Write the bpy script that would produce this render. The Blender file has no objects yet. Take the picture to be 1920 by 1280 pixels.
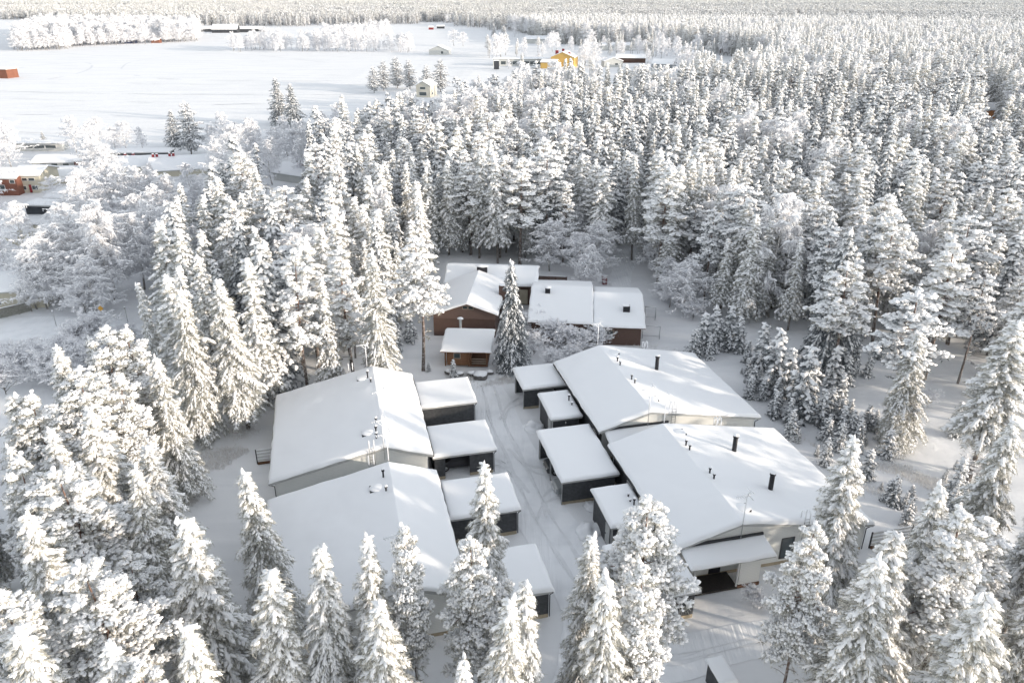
import bpy, bmesh, math, random
import numpy as np
from mathutils import Matrix, Vector, noise as mnoise
random.seed(7); rng=np.random.default_rng(7)
sc=bpy.context.scene
COL=sc.collection
PI=math.pi
# ---------------------------------------------------------------- camera model (drone, 43 m up)
F=1435.;H=43.;TH=math.atan(652/F);A=math.radians(-13.55)
def at(x,y,z=0.):
    a=x-960;b=640-y
    rx,ry,rz=a,F*math.cos(TH)+b*math.sin(TH),b*math.cos(TH)-F*math.sin(TH)
    t=(z-H)/rz
    return (rx*t,ry*t)
def uv(p): return (p[0]*math.sin(A)+p[1]*math.cos(A), p[0]*math.cos(A)-p[1]*math.sin(A))
def xy(u,v): return (u*math.sin(A)+v*math.cos(A), u*math.cos(A)-v*math.sin(A))
def proj(x,y,z=0.):
    z=z-H
    d=y*math.cos(TH)-z*math.sin(TH); up=y*math.sin(TH)+z*math.cos(TH)
    if d<1: d=1
    return (960+F*x/d, 640-F*up/d)
cam=bpy.data.cameras.new('camera');camo=bpy.data.objects.new('camera',cam);COL.objects.link(camo)
camo.location=(0,0,H);camo.rotation_euler=(PI/2-TH,0,0)
cam.sensor_width=36;cam.lens=36*F/1920;cam.clip_end=30000;cam.clip_start=.5
sc.camera=camo
# ---------------------------------------------------------------- light
SAZ=math.radians(112);SEL=math.radians(9.5)
w=bpy.data.worlds.new("World");sc.world=w;w.use_nodes=True
nt=w.node_tree;bg=nt.nodes['Background']
sky=nt.nodes.new('ShaderNodeTexSky');sky.sky_type='NISHITA';sky.sun_disc=False
sky.sun_elevation=SEL;sky.sun_rotation=SAZ;sky.altitude=100;sky.air_density=1.;sky.dust_density=.7;sky.ozone_density=1.
hs=nt.nodes.new('ShaderNodeHueSaturation');hs.inputs['Saturation'].default_value=.27
nt.links.new(sky.outputs[0],hs.inputs['Color']);nt.links.new(hs.outputs[0],bg.inputs['Color'])
bg.inputs['Strength'].default_value=.15
sl=bpy.data.lights.new('sun','SUN');so=bpy.data.objects.new('sun',sl);COL.objects.link(so)
sl.energy=2.0;sl.angle=math.radians(1.2);sl.color=(1,.86,.70)
so.rotation_euler=(PI/2-SEL,0,math.atan2(math.sin(SAZ),-math.cos(SAZ)));so.location=(60,-30,80)
sc.cycles.diffuse_bounces=7;sc.cycles.max_bounces=12;sc.cycles.transparent_max_bounces=4
sc.view_settings.view_transform='Standard';sc.view_settings.look='None'
sc.view_settings.exposure=1.58;sc.view_settings.gamma=1
# ---------------------------------------------------------------- materials
MT={}
def thin(m,k):
    n,l=nodes(m);p=n['Principled BSDF'];o=n['Material Output'];t=n.new('ShaderNodeBsdfTranslucent');x=n.new('ShaderNodeMixShader');x.inputs[0].default_value=k
    if p.inputs['Base Color'].links: l.new(p.inputs['Base Color'].links[0].from_socket,t.inputs['Color'])
    l.new(p.outputs[0],x.inputs[1]);l.new(t.outputs[0],x.inputs[2]);l.new(x.outputs[0],o.inputs['Surface'])
def nodes(m): return m.node_tree.nodes,m.node_tree.links
def mat(name,col,rough=.8,var=.0,vscale=1.,bump=0.,bscale=8.,col2=None,spec=.3,metal=0.,island=False,ori='Object'):
    if name in MT: return MT[name]
    m=bpy.data.materials.new(name);m.use_nodes=True;MT[name]=m
    n,l=nodes(m);p=n['Principled BSDF']
    p.inputs['Base Color'].default_value=(*col,1);p.inputs['Roughness'].default_value=rough
    p.inputs['Specular IOR Level'].default_value=spec;p.inputs['Metallic'].default_value=metal
    tc=n.new('ShaderNodeTexCoord')
    if var or col2:
        c2=col2 or tuple(c*(1-var) for c in col)
        mx=n.new('ShaderNodeMix');mx.data_type='RGBA'
        mx.inputs[6].default_value=(*col,1);mx.inputs[7].default_value=(*c2,1)
        if island:
            g=n.new('ShaderNodeNewGeometry');l.new(g.outputs['Random Per Island'],mx.inputs[0])
        else:
            t=n.new('ShaderNodeTexNoise');t.inputs['Scale'].default_value=vscale;t.inputs['Detail'].default_value=5
            l.new(tc.outputs[ori],t.inputs['Vector'])
            r=n.new('ShaderNodeMapRange');r.inputs[1].default_value=.35;r.inputs[2].default_value=.65
            l.new(t.outputs[0],r.inputs[0]);l.new(r.outputs[0],mx.inputs[0])
        l.new(mx.outputs[2],p.inputs['Base Color'])
    if bump:
        t=n.new('ShaderNodeTexNoise');t.inputs['Scale'].default_value=bscale;t.inputs['Detail'].default_value=6
        l.new(tc.outputs[ori],t.inputs['Vector'])
        b=n.new('ShaderNodeBump');b.inputs['Strength'].default_value=bump;b.inputs['Distance'].default_value=.05
        l.new(t.outputs[0],b.inputs['Height']);l.new(b.outputs[0],p.inputs['Normal'])
    return m
def siding(name,col,pitch=.18,line=.5,axis=2,rough=.7,frost=None,edge=.86):
    if name in MT: return MT[name]
    m=bpy.data.materials.new(name);m.use_nodes=True;MT[name]=m
    n,l=nodes(m);p=n['Principled BSDF'];p.inputs['Roughness'].default_value=rough
    tc=n.new('ShaderNodeTexCoord');sx=n.new('ShaderNodeSeparateXYZ');l.new(tc.outputs['Object'],sx.inputs[0])
    d=n.new('ShaderNodeMath');d.operation='DIVIDE';d.inputs[1].default_value=pitch;l.new(sx.outputs[axis],d.inputs[0])
    f=n.new('ShaderNodeMath');f.operation='FRACT';l.new(d.outputs[0],f.inputs[0])
    g=n.new('ShaderNodeMath');g.operation='GREATER_THAN';g.inputs[1].default_value=edge;l.new(f.outputs[0],g.inputs[0])
    no=n.new('ShaderNodeTexNoise');no.inputs['Scale'].default_value=3;no.inputs['Detail'].default_value=8;l.new(tc.outputs['Object'],no.inputs['Vector'])
    mp=n.new('ShaderNodeMapRange');mp.inputs[1].default_value=.35;mp.inputs[2].default_value=.7;mp.inputs[3].default_value=0;mp.inputs[4].default_value=.35
    l.new(no.outputs[0],mp.inputs[0])
    mx=n.new('ShaderNodeMix');mx.data_type='RGBA';mx.inputs[6].default_value=(*col,1);mx.inputs[7].default_value=(*(frost or tuple(min(1,c*1.7+.01) for c in col)),1)
    l.new(mp.outputs[0],mx.inputs[0])
    m2=n.new('ShaderNodeMix');m2.data_type='RGBA';m2.inputs[7].default_value=(*tuple(c*line for c in col),1)
    l.new(mx.outputs[2],m2.inputs[6]);l.new(g.outputs[0],m2.inputs[0]);l.new(m2.outputs[2],p.inputs['Base Color'])
    b=n.new('ShaderNodeBump');b.inputs['Distance'].default_value=.02;b.inputs['Strength'].default_value=.6
    l.new(f.outputs[0],b.inputs['Height']);l.new(b.outputs[0],p.inputs['Normal'])
    return m
SNOW=mat('roof_snow',(.86,.875,.9),.75,bump=.18,bscale=1.2,spec=.2)
TSNOW=mat('tree_snow',(.88,.885,.9),.8,col2=(.78,.79,.81),island=True,spec=.2,bump=.8,bscale=9)
NEED=mat('frosted_needles',(.2,.2,.165),.85,col2=(.76,.75,.71),island=True,spec=.15)
NEEDD=mat('dark_needles',(.04,.05,.05),.85,col2=(.34,.37,.40),island=True,spec=.15)
FROST=mat('hoar_frost_twigs',(.93,.935,.95),.85,col2=(.8,.8,.82),island=True,spec=.15)
thin(FROST,.5);thin(NEED,.3);thin(NEEDD,.2)
def bark(name,lo,hi,z0,z1):
    m=bpy.data.materials.new(name);m.use_nodes=True;MT[name]=m
    n,l=nodes(m);p=n['Principled BSDF'];p.inputs['Roughness'].default_value=.9
    tc=n.new('ShaderNodeTexCoord');sx=n.new('ShaderNodeSeparateXYZ');l.new(tc.outputs['Object'],sx.inputs[0])
    r=n.new('ShaderNodeMapRange');r.inputs[1].default_value=z0;r.inputs[2].default_value=z1;l.new(sx.outputs[2],r.inputs[0])
    mx=n.new('ShaderNodeMix');mx.data_type='RGBA';mx.inputs[6].default_value=(*lo,1);mx.inputs[7].default_value=(*hi,1);l.new(r.outputs[0],mx.inputs[0])
    t=n.new('ShaderNodeTexNoise');t.inputs['Scale'].default_value=5;t.inputs['Detail'].default_value=6;l.new(tc.outputs['Object'],t.inputs['Vector'])
    q=n.new('ShaderNodeMapRange');q.inputs[1].default_value=.5;q.inputs[2].default_value=.62;q.inputs[4].default_value=.55;l.new(t.outputs[0],q.inputs[0])
    m2=n.new('ShaderNodeMix');m2.data_type='RGBA';m2.inputs[7].default_value=(.55,.55,.56,1);l.new(mx.outputs[2],m2.inputs[6]);l.new(q.outputs[0],m2.inputs[0])
    l.new(m2.outputs[2],p.inputs['Base Color']);return m
BARKP=bark('pine_bark',(.10,.08,.07),(.17,.105,.08),3,10)
BARKS=bark('spruce_bark',(.09,.075,.065),(.12,.09,.07),3,10)
BARKB=bark('birch_bark',(.13,.12,.11),(.6,.59,.58),.5,4.5)
# ---------------------------------------------------------------- mesh helpers
def mesh_np(name,V,Fc,mi=None,mats=(),smooth=True):
    me=bpy.data.meshes.new(name)
    V=np.asarray(V,dtype=np.float32);Fc=np.asarray(Fc,dtype=np.int32);k=Fc.shape[1]
    me.vertices.add(len(V));me.vertices.foreach_set('co',V.ravel())
    me.loops.add(Fc.size);me.loops.foreach_set('vertex_index',Fc.ravel())
    me.polygons.add(len(Fc));me.polygons.foreach_set('loop_start',np.arange(0,Fc.size,k,dtype=np.int32))
    for m in mats: me.materials.append(m)
    if mi is not None: me.polygons.foreach_set('material_index',np.asarray(mi,dtype=np.int32))
    me.polygons.foreach_set('use_smooth',np.full(len(Fc),smooth))
    me.update(calc_edges=True);return me
def tmpl(sub,nv,amp,seed):
    bm=bmesh.new();bmesh.ops.create_icosphere(bm,subdivisions=sub,radius=1)
    bm.verts.ensure_lookup_table()
    v0=np.array([v.co[:] for v in bm.verts]);f=np.array([[v.index for v in q.verts] for q in bm.faces]);bm.free()
    r=np.random.default_rng(seed);out=[]
    for i in range(nv):
        o=r.uniform(-50,50,3)
        k=np.array([1+amp*mnoise.noise(Vector(p*1.4+o))*1.6+amp*.5*mnoise.noise(Vector(p*3.1+o)) for p in v0])
        v=v0*k[:,None]
        v[:,2]=np.where(v[:,2]<0,v[:,2]*.6,v[:,2])
        out.append(v)
    return np.array(out),f
ICO2=tmpl(2,6,.42,1);ICO1=tmpl(1,6,.38,2)
OCT=(np.array([[[1,0,0],[-1,0,0],[0,1,0],[0,-1,0],[0,0,1],[0,0,-.6]]],dtype=float),np.array([[0,2,4],[2,1,4],[1,3,4],[3,0,4],[2,0,5],[1,2,5],[3,1,5],[0,3,5]]))
class Acc:
    def __init__(s): s.V=[];s.F=[];s.M=[];s.n=0
    def add(s,V,Fc,m):
        s.V.append(V);s.F.append(Fc+s.n);s.M.append(np.full(len(Fc),m));s.n+=len(V)
    def blobs(s,P,D,S,T,m=0):
        P=np.asarray(P,float);D=np.asarray(D,float);S=np.asarray(S,float);n=len(P)
        if n==0: return
        D=D/np.maximum(np.linalg.norm(D,axis=1,keepdims=True),1e-6)
        Y=np.cross(np.array([0,0,1.]),D);Y/=np.maximum(np.linalg.norm(Y,axis=1,keepdims=True),1e-3)
        Z=np.cross(D,Y)
        tv,tf=T;idx=rng.integers(0,len(tv),n);L=tv[idx]*S[:,None,:]
        V=L[:,:,0:1]*D[:,None]+L[:,:,1:2]*Y[:,None]+L[:,:,2:3]*Z[:,None]+P[:,None]
        k=tv.shape[1]
        Fc=(tf[None]+(np.arange(n)*k)[:,None,None]).reshape(-1,3)
        s.add(V.reshape(-1,3),Fc,m)
    def blades(s,P,D,L,W,m=1):
        P=np.asarray(P,float);D=np.asarray(D,float);n=len(P)
        if n==0: return
        D=D/np.maximum(np.linalg.norm(D,axis=1,keepdims=True),1e-6)
        R=rng.normal(size=(n,3));S=np.cross(D,R);S/=np.maximum(np.linalg.norm(S,axis=1,keepdims=True),1e-6)
        L=np.asarray(L).reshape(-1,1);W=np.asarray(W).reshape(-1,1)
        V=np.stack([P-S*W*.5,P+S*W*.5,P+D*L],1).reshape(-1,3)
        s.add(V,np.arange(3*n).reshape(-1,3),m)
    def tube(s,pts,rad,m=0,k=6):
        pts=np.asarray(pts,float);n=len(pts)
        T=np.gradient(pts,axis=0);T/=np.maximum(np.linalg.norm(T,axis=1,keepdims=True),1e-6)
        ref=np.array([1.,0,0]) if abs(T[0][0])<.8 else np.array([0,1.,0])
        X=np.cross(T,ref);X/=np.linalg.norm(X,axis=1,keepdims=True);Y=np.cross(T,X)
        a=np.arange(k)*2*PI/k
        V=(pts[:,None]+np.asarray(rad)[:,None,None]*(np.cos(a)[None,:,None]*X[:,None]+np.sin(a)[None,:,None]*Y[:,None])).reshape(-1,3)
        Fc=[]
        for i in range(n-1):
            for j in range(k):
                a0=i*k+j;b0=i*k+(j+1)%k
                Fc+=[[a0,b0,b0+k],[a0,b0+k,a0+k]]
        s.add(V,np.array(Fc),m)
    def mesh(s,name,mats,smooth=True):
        return mesh_np(name,np.concatenate(s.V),np.concatenate(s.F),np.concatenate(s.M),mats,smooth)

# pale winter air over the whole valley
def haze(d):
    m=bpy.data.materials.new('winter_air');m.use_nodes=True;n,l=nodes(m);n.remove(n['Principled BSDF'])
    v=n.new('ShaderNodeVolumePrincipled');v.inputs['Density'].default_value=d;v.inputs['Color'].default_value=(.86,.93,1,1);v.inputs['Anisotropy'].default_value=.3
    l.new(v.outputs[0],n['Material Output'].inputs['Volume'])
    bm=bmesh.new();bmesh.ops.create_cube(bm,size=1)
    for q in bm.verts: q.co=Vector((q.co.x*46000,10500+q.co.y*29000,(-1.8 if q.co.z<0 else 62)))
    me=bpy.data.meshes.new('haze');bm.to_mesh(me);bm.free();me.materials.append(m)
    o=bpy.data.objects.new('haze',me);COL.objects.link(o);o['kind']='stuff';o['label']='pale winter haze over the far forest';o['category']='haze'
haze(.000028)

WEED=mat('frosted_weeds',(.66,.64,.61),.85,col2=(.86,.86,.87),island=True,spec=.15);thin(WEED,.3)
# ---------------------------------------------------------------- trees
def rnd(a,b,n=None): return rng.uniform(a,b,n)
def twig_spray(ac,P,Dr,k,L,W,m=1,down=.5,spread=.8):
    P=np.repeat(np.asarray(P),k,0);Dr=np.repeat(np.asarray(Dr),k,0);n=len(P)
    D=Dr/np.maximum(np.linalg.norm(Dr,axis=1,keepdims=True),1e-6)+rng.normal(size=(n,3))*spread*np.array([1,1,.6])-np.array([0,0,down])
    ac.blades(P+rng.normal(size=(n,3))*.08,D,rnd(.5,1.2,n)*L,rnd(.6,1.2,n)*W,m)
def make_spruce(name,h,R,lod,load=1.,droop=.5,base=.1,dark=False,bk=None,fat=1.):
    ac=Acc();tr=Acc()
    lean=rnd(-.02,.02,2)
    tz=np.linspace(-.4,h*.97,9);tp=np.stack([tz*lean[0]+.08*np.sin(tz*.6),tz*lean[1],tz],1)
    tr.tube(tp,np.linspace(.17*h/15,.02,9),0,7)
    T=ICO2 if lod==0 else (ICO1 if lod==1 else OCT)
    step={0:.30,1:.46,2:1.0}[lod];nb={0:10,1:7,2:4}[lod];ds={0:.19,1:.34,2:.8}[lod];sz={0:.64,1:1.0,2:1.9}[lod]
    sz*=fat;ph=rnd(0,6.28)
    BP=[];BD=[];BS=[];TP=[];TD=[]
    z=h*base
    while z<h*.985:
        t=(z/h-base)/(1-base)
        rad=R*((1-t)**.78)*(.25+.75*min(1,t*6+.35))*1.0+.12
        n=max(3,int(nb*(.55+.6*(1-t))))
        a0=rnd(0,6.28)
        for i in range(n):
            az=a0+i*2*PI/n+rnd(-.35,.35);L=rad*rnd(.55,1.25)*(1+.28*math.sin(3*az+z*1.25+ph)*math.sin(z*.8+ph*2));zz=z+rnd(-.25,.25)*step*1.6
            d=np.array([math.cos(az),math.sin(az),0]);sd=np.array([-d[1],d[0],0])
            p0=rnd(-.05,.25)+.35*t;dr=droop*rnd(.7,1.3)+.25*(1-t)
            m=max(2,int(L/ds))
            ts=(np.arange(m)+rnd(.3,1))/m
            pos=d[None]*(L*ts)[:,None];pos[:,2]=zz+L*(p0*ts-dr*ts**2)
            dirs=np.repeat(d[None],m,0);dirs[:,2]=p0-2*dr*ts
            keep=rng.random(m)<load*(.6+.5*ts+.3*t)
            s0=(.155+.075*(1-ts))*rnd(.75,1.35,m)*sz
            BP+=list(pos[keep]);BD+=list(dirs[keep]);BS+=[(q*1.75,q*.9,q*.72) for q in s0[keep]]
            TP+=list(pos);TD+=list(dirs)
            if lod<2 and L>.5:
                for sg in (-1,1):
                    w=(.34*L*np.clip(1.15-ts,0,1))*rnd(.6,1.1,m)
                    p2=pos+sd[None]*(sg*w)[:,None]+d[None]*(.3*w)[:,None];p2[:,2]-=.28*w+.03
                    k2=(rng.random(m)<load*.75)&(ts>.22)
                    dd=dirs+sd[None]*sg*.9;s1=(.13*rnd(.7,1.3,m))*sz
                    BP+=list(p2[k2]);BD+=list(dd[k2]);BS+=[(q*1.8,q*.88,q*.68) for q in s1[k2]]
                    k3=ts>.15
                    TP+=list(p2[k3]);TD+=list(dd[k3])
        z+=step*rnd(.8,1.2)*(1 if t<.8 else .75)
    # leader
    BP.append(np.array([0,0,h*.985])+np.array([*(lean*h),0]));BD.append((0.05,0,1));BS.append((.32,.14,.12))
    BP=np.array(BP);BP[:,:2]+=BP[:,2:3]*lean[None];TP=np.array(TP);TP[:,:2]+=TP[:,2:3]*lean[None]
    ac.blobs(BP,BD,BS,T,0)
    k,L,W={0:(10,.32,.045),1:(8,.38,.07),2:(4,.8,.25)}[lod]
    twig_spray(ac,TP-np.array([0,0,.07*sz]),TD,k,L,W,1,down=.45)
    c=ac.mesh(name+'_crown',[TSNOW,NEEDD if dark else NEED]);t_=tr.mesh(name+'_trunk',[bk or BARKS])
    return dict(crown=c,trunk=t_,h=h)
def make_pine(name,h,R,lod,load=1.,base=.5,dark=False,tip=.5):
    ac=Acc();tr=Acc()
    lean=rnd(-.03,.03,2);bend=rnd(-.25,.25,2)
    tz=np.linspace(-.4,h*.95,12);fx=lambda z:np.array([z*lean[0]+bend[0]*math.sin(z/h*4),z*lean[1]+bend[1]*math.sin(z/h*3.3),z])
    tr.tube([fx(z) for z in tz],np.linspace(.19*h/16,.035,12),0,8)
    T=ICO2 if lod==0 else (ICO1 if lod==1 else OCT)
    sz={0:.58,1:.95,2:1.85}[lod]
    BP=[];BD=[];BS=[];TP=[];TD=[]
    z=h*base
    cs=.62
    while z<h*.97:
        t=(z/h-base)/(1-base)
        rad=R*1.12*(math.sin(min(1,(t+.14)/.42)*PI/2)*(1-max(0,t-.16)**1.1*(.93+tip*.17)))
        rad=max(rad,.25)
        rad*=1+.22*math.sin(z*2.1+h)+rnd(-.1,.1);n={0:6,1:5,2:4}[lod] if t<.8 else 4
        a0=rnd(0,6.28)
        for i in range(n):
            az=a0+i*2*PI/n+rnd(-.5,.5);L=rad*rnd(.6,1.25)
            d=np.array([math.cos(az),math.sin(az),0]);sd=np.array([-d[1],d[0],0])
            up=rnd(.0,.35)-.35*(1-t);o=fx(z+rnd(-.3,.3))
            e=o+d*L+np.array([0,0,up*L-.12*L*L*.4])
            if L>.6 and t<.55: tr.tube([o,o+(e-o)*.5+np.array([0,0,.1]),e],[.045,.03,.015],0,4)
            ncl=max(1,int(L/.62)) if lod<2 else max(1,int(L/1.2))
            for c in range(ncl):
                f=1-c*(.62 if lod<2 else 1.1)/max(L,.1)
                if f<.12: break
                cc=o+(e-o)*f+rng.normal(size=3)*np.array([.12,.12,.1])
                rc=cs*(1-.35*t)*rnd(.7,1.15)*(.75 if L<.8 else 1)
                nbb={0:30,1:14,2:4}[lod]
                q=rng.normal(size=(nbb,3));q/=np.linalg.norm(q,axis=1,keepdims=True);q[:,2]=np.abs(q[:,2])*.75-.12
                q*=rnd(.55,1.05,(nbb,1))
                pos=cc+q*rc*np.array([1.05,1.05,.7])
                s0=.185*rnd(.65,1.4,nbb)*sz
                kp=rng.random(nbb)<load
                dd=q+d*.5
                BP+=list(pos[kp]);BD+=list(dd[kp]);BS+=[(s*1.15,s*.95,s*.8) for s in s0[kp]]
                nt_={0:26,1:8,2:3}[lod]
                q=rng.normal(size=(nt_,3));q/=np.linalg.norm(q,axis=1,keepdims=True);q[:,2]=q[:,2]*.6-.25
                TP+=list(cc+q*rc*.7*np.array([1,1,.7]));TD+=list(q+d*.3)
        z+={0:.5,1:.6,2:1.0}[lod]*rnd(.8,1.2)
    tpz=fx(h*.96)
    for k in range(4): BP.append(tpz+rng.normal(size=3)*.1+np.array([0,0,.18*k]));BD.append((.2,.1,1));BS.append((.24-.03*k,.17,.17))
    # bare snow-dusted lower branches
    if lod<2:
        for i in range(14 if lod==0 else 7):
            zz=rnd(h*base*.45,h*base*1.05);az=rnd(0,6.28);L=rnd(.5,1.8);o=fx(zz)
            e=o+np.array([math.cos(az)*L,math.sin(az)*L,rnd(-.5,.2)*L])
            mid=(o+e)/2+np.array([0,0,.12])
            tr.tube([o,mid,e],[.03,.02,.008],0,4)
            BP.append(mid+np.array([0,0,.04]));BD.append(e-o);BS.append((L*.3,.035,.03))
            for j in range(4):
                q=o+(e-o)*rnd(.4,1);TP.append(q);TD.append(e-o+rng.normal(size=3)*.6)
    ac.blobs(BP,BD,BS,T,0)
    k,L,W={0:(5,.27,.055),1:(4,.36,.10),2:(4,.75,.3)}[lod]
    twig_spray(ac,TP,TD,k,L,W,1,down=.15,spread=.7)
    c=ac.mesh(name+'_crown',[TSNOW,NEEDD if dark else NEED]);t_=tr.mesh(name+'_trunk',[BARKP])
    return dict(crown=c,trunk=t_,h=h)
def make_birch(name,h,R,lod,weep=1.,shrub=False):
    ac=Acc();tr=Acc()
    lean=rnd(-.04,.04,2);tz=np.linspace(-.4,h*.93,9)
    fx=lambda z:np.array([z*lean[0]+.2*math.sin(z*.5),z*lean[1]+.15*math.sin(z*.4+1),z])
    tr.tube([fx(z) for z in tz],np.linspace(.15*h/12,.03,9),0,6)
    P=[];D=[];L_=[];W_=[];BP=[];BD=[];BS=[]
    nl={0:40,1:28,2:12}[lod];ns={0:9,1:7,2:4}[lod];nw={0:13,1:9,2:6}[lod];wd={0:.07,1:.12,2:.45}[lod]
    T=ICO1 if lod<2 else OCT
    for i in range(nl):
        t=(i+.5)/nl;z0=h*((.08 if shrub else .2)+.74*t);az=i*2.4+rnd(-.4,.4)
        L=R*(.5+.6*math.sin(PI*min(1,t*.8+.2)))*rnd(.7,1.2)*(1.25-.6*t)
        d=np.array([math.cos(az),math.sin(az),0]);rise=rnd(.8,1.4)+(.6*t);dr=1.05*weep+.05
        o=fx(z0);q_=lambda s:o+d*L*s+np.array([0,0,L*(rise*s-dr*s*s)])
        if lod<2: tr.tube([q_(s) for s in (0,.33,.66,1)],[.045,.03,.02,.01],0,4)
        for j in range(ns):
            s=rnd(.2,1.05);q=q_(s)
            d2=d*rnd(.1,.8)+np.array([*rng.normal(size=2)*.8,rnd(-.3*weep,.7)]);l2=min(1.5,L*rnd(.25,.5))
            e=q+d2*l2;e[2]-=.25*weep*l2
            P.append(q);D.append(e-q);L_.append(np.linalg.norm(e-q));W_.append(wd)
            for f in ((.3,.65,1.) if lod==0 else (.5,.95)):
                c=q+(e-q)*f;BP.append(c);BD.append(e-q+np.array([0,0,-.3*weep*l2]));g=rnd(.05,.10)*(1 if lod<2 else 2.2)*(1.2 if lod==1 else 1);BS.append((g*3.2,g*1.1,g))
            for k in range(nw):
                b=q+(e-q)*rnd(.1,1.05)
                dn=np.array([*rng.normal(size=2)*.32,-1.0*weep*rnd(.3,1.5)+.2+(.4 if shrub else 0)])
                P.append(b);D.append(dn);L_.append(rnd(.4,1.05)*(1 if weep>.5 else .65)*(1.5 if lod==2 else 1));W_.append(wd*rnd(.7,1.3))
                if lod<2:
                    for _ in range(3):
                        b2=b+dn*rnd(.05,.6);P.append(b2);D.append(dn*.6+rng.normal(size=3)*.5);L_.append(rnd(.15,.35));W_.append(wd*.9)
    ac.blades(P,D,L_,W_,0);ac.blobs(BP,BD,BS,T,1)
    c=ac.mesh(name+'_crown',[FROST,TSNOW],False);t_=tr.mesh(name+'_trunk',[BARKB])
    return dict(crown=c,trunk=t_,h=h)
SP={0:[make_spruce('sa%d'%i,15,R,0,load,dr,b) for i,(R,load,dr,b) in enumerate([(1.9,1,.45,.12),(2.2,.9,.5,.1),(1.7,1,.6,.15),(2.1,.8,.75,.1)])],
    1:[make_spruce('sb%d'%i,15,R,1,load,dr,b,dk) for i,(R,load,dr,b,dk) in enumerate([(1.9,1,.45,.14,0),(2.2,.9,.5,.1,0),(1.7,1,.6,.2,0),(2.0,.85,.7,.1,1),(1.8,.95,.5,.25,0)])],
    2:[make_spruce('sc%d'%i,15,R,2,load,dr,b,dk) for i,(R,load,dr,b,dk) in enumerate([(1.9,.85,.45,.15,0),(2.3,.8,.5,.15,1),(2.0,.75,.6,.2,1)])]}
CP=lambda nm,lod,i:make_spruce(nm,16,[2.2,2.5,2.0][i],lod,1,[.32,.42,.3][i],[.3,.22,.38][i],False,BARKP,1.22)
PN={0:[make_pine('pa%d'%i,16,R,0,load,b,False,tip) for i,(R,load,b,tip) in enumerate([(2.0,1,.42,1.1),(2.4,.95,.48,.7)])]+[CP('pA%d'%i,0,i) for i in range(3)],
    1:[make_pine('pb%d'%i,16,R,1,load,b,dk,tip) for i,(R,load,b,dk,tip) in enumerate([(2.0,1,.4,0,1.1),(2.4,.95,.5,0,.7),(1.8,1,.35,0,1.2),(2.3,.85,.52,1,.5)])]+[CP('pB%d'%i,1,i) for i in range(3)],
    2:[make_pine('pc%d'%i,16,R,2,load,b,dk,tip) for i,(R,load,b,dk,tip) in enumerate([(2.2,.75,.42,0,.8),(2.6,.6,.5,1,.5),(2.1,.7,.4,1,.9)])]}
BR={0:[make_birch('ba%d'%i,12,R,0,wp) for i,(R,wp) in enumerate([(2.1,1.15),(2.9,.75)])],
    1:[make_birch('bb%d'%i,12,R,1,wp) for i,(R,wp) in enumerate([(2.1,1.15),(2.8,.75),(2.3,1.)])],
    2:[make_birch('bc%d'%i,12,R,2,wp) for i,(R,wp) in enumerate([(2.2,1.),(2.8,.7)])]}
SH=[make_birch('sh%d'%i,4,1.7,1,.3,True) for i in range(2)]
YS=[make_spruce('ys%d'%i,5,1.25,1,.75,.35,.02,True) for i in range(3)]
CS=[make_spruce('cs%d'%i,13,2.4,0,.62,.85,.03,True) for i in range(1)]

DKP=[make_spruce('dk0',15,3.9,1,.36,.3,.04,True,BARKP,1.15),make_pine('dk1',15,3.6,1,.36,.15,True,.1)]
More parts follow.
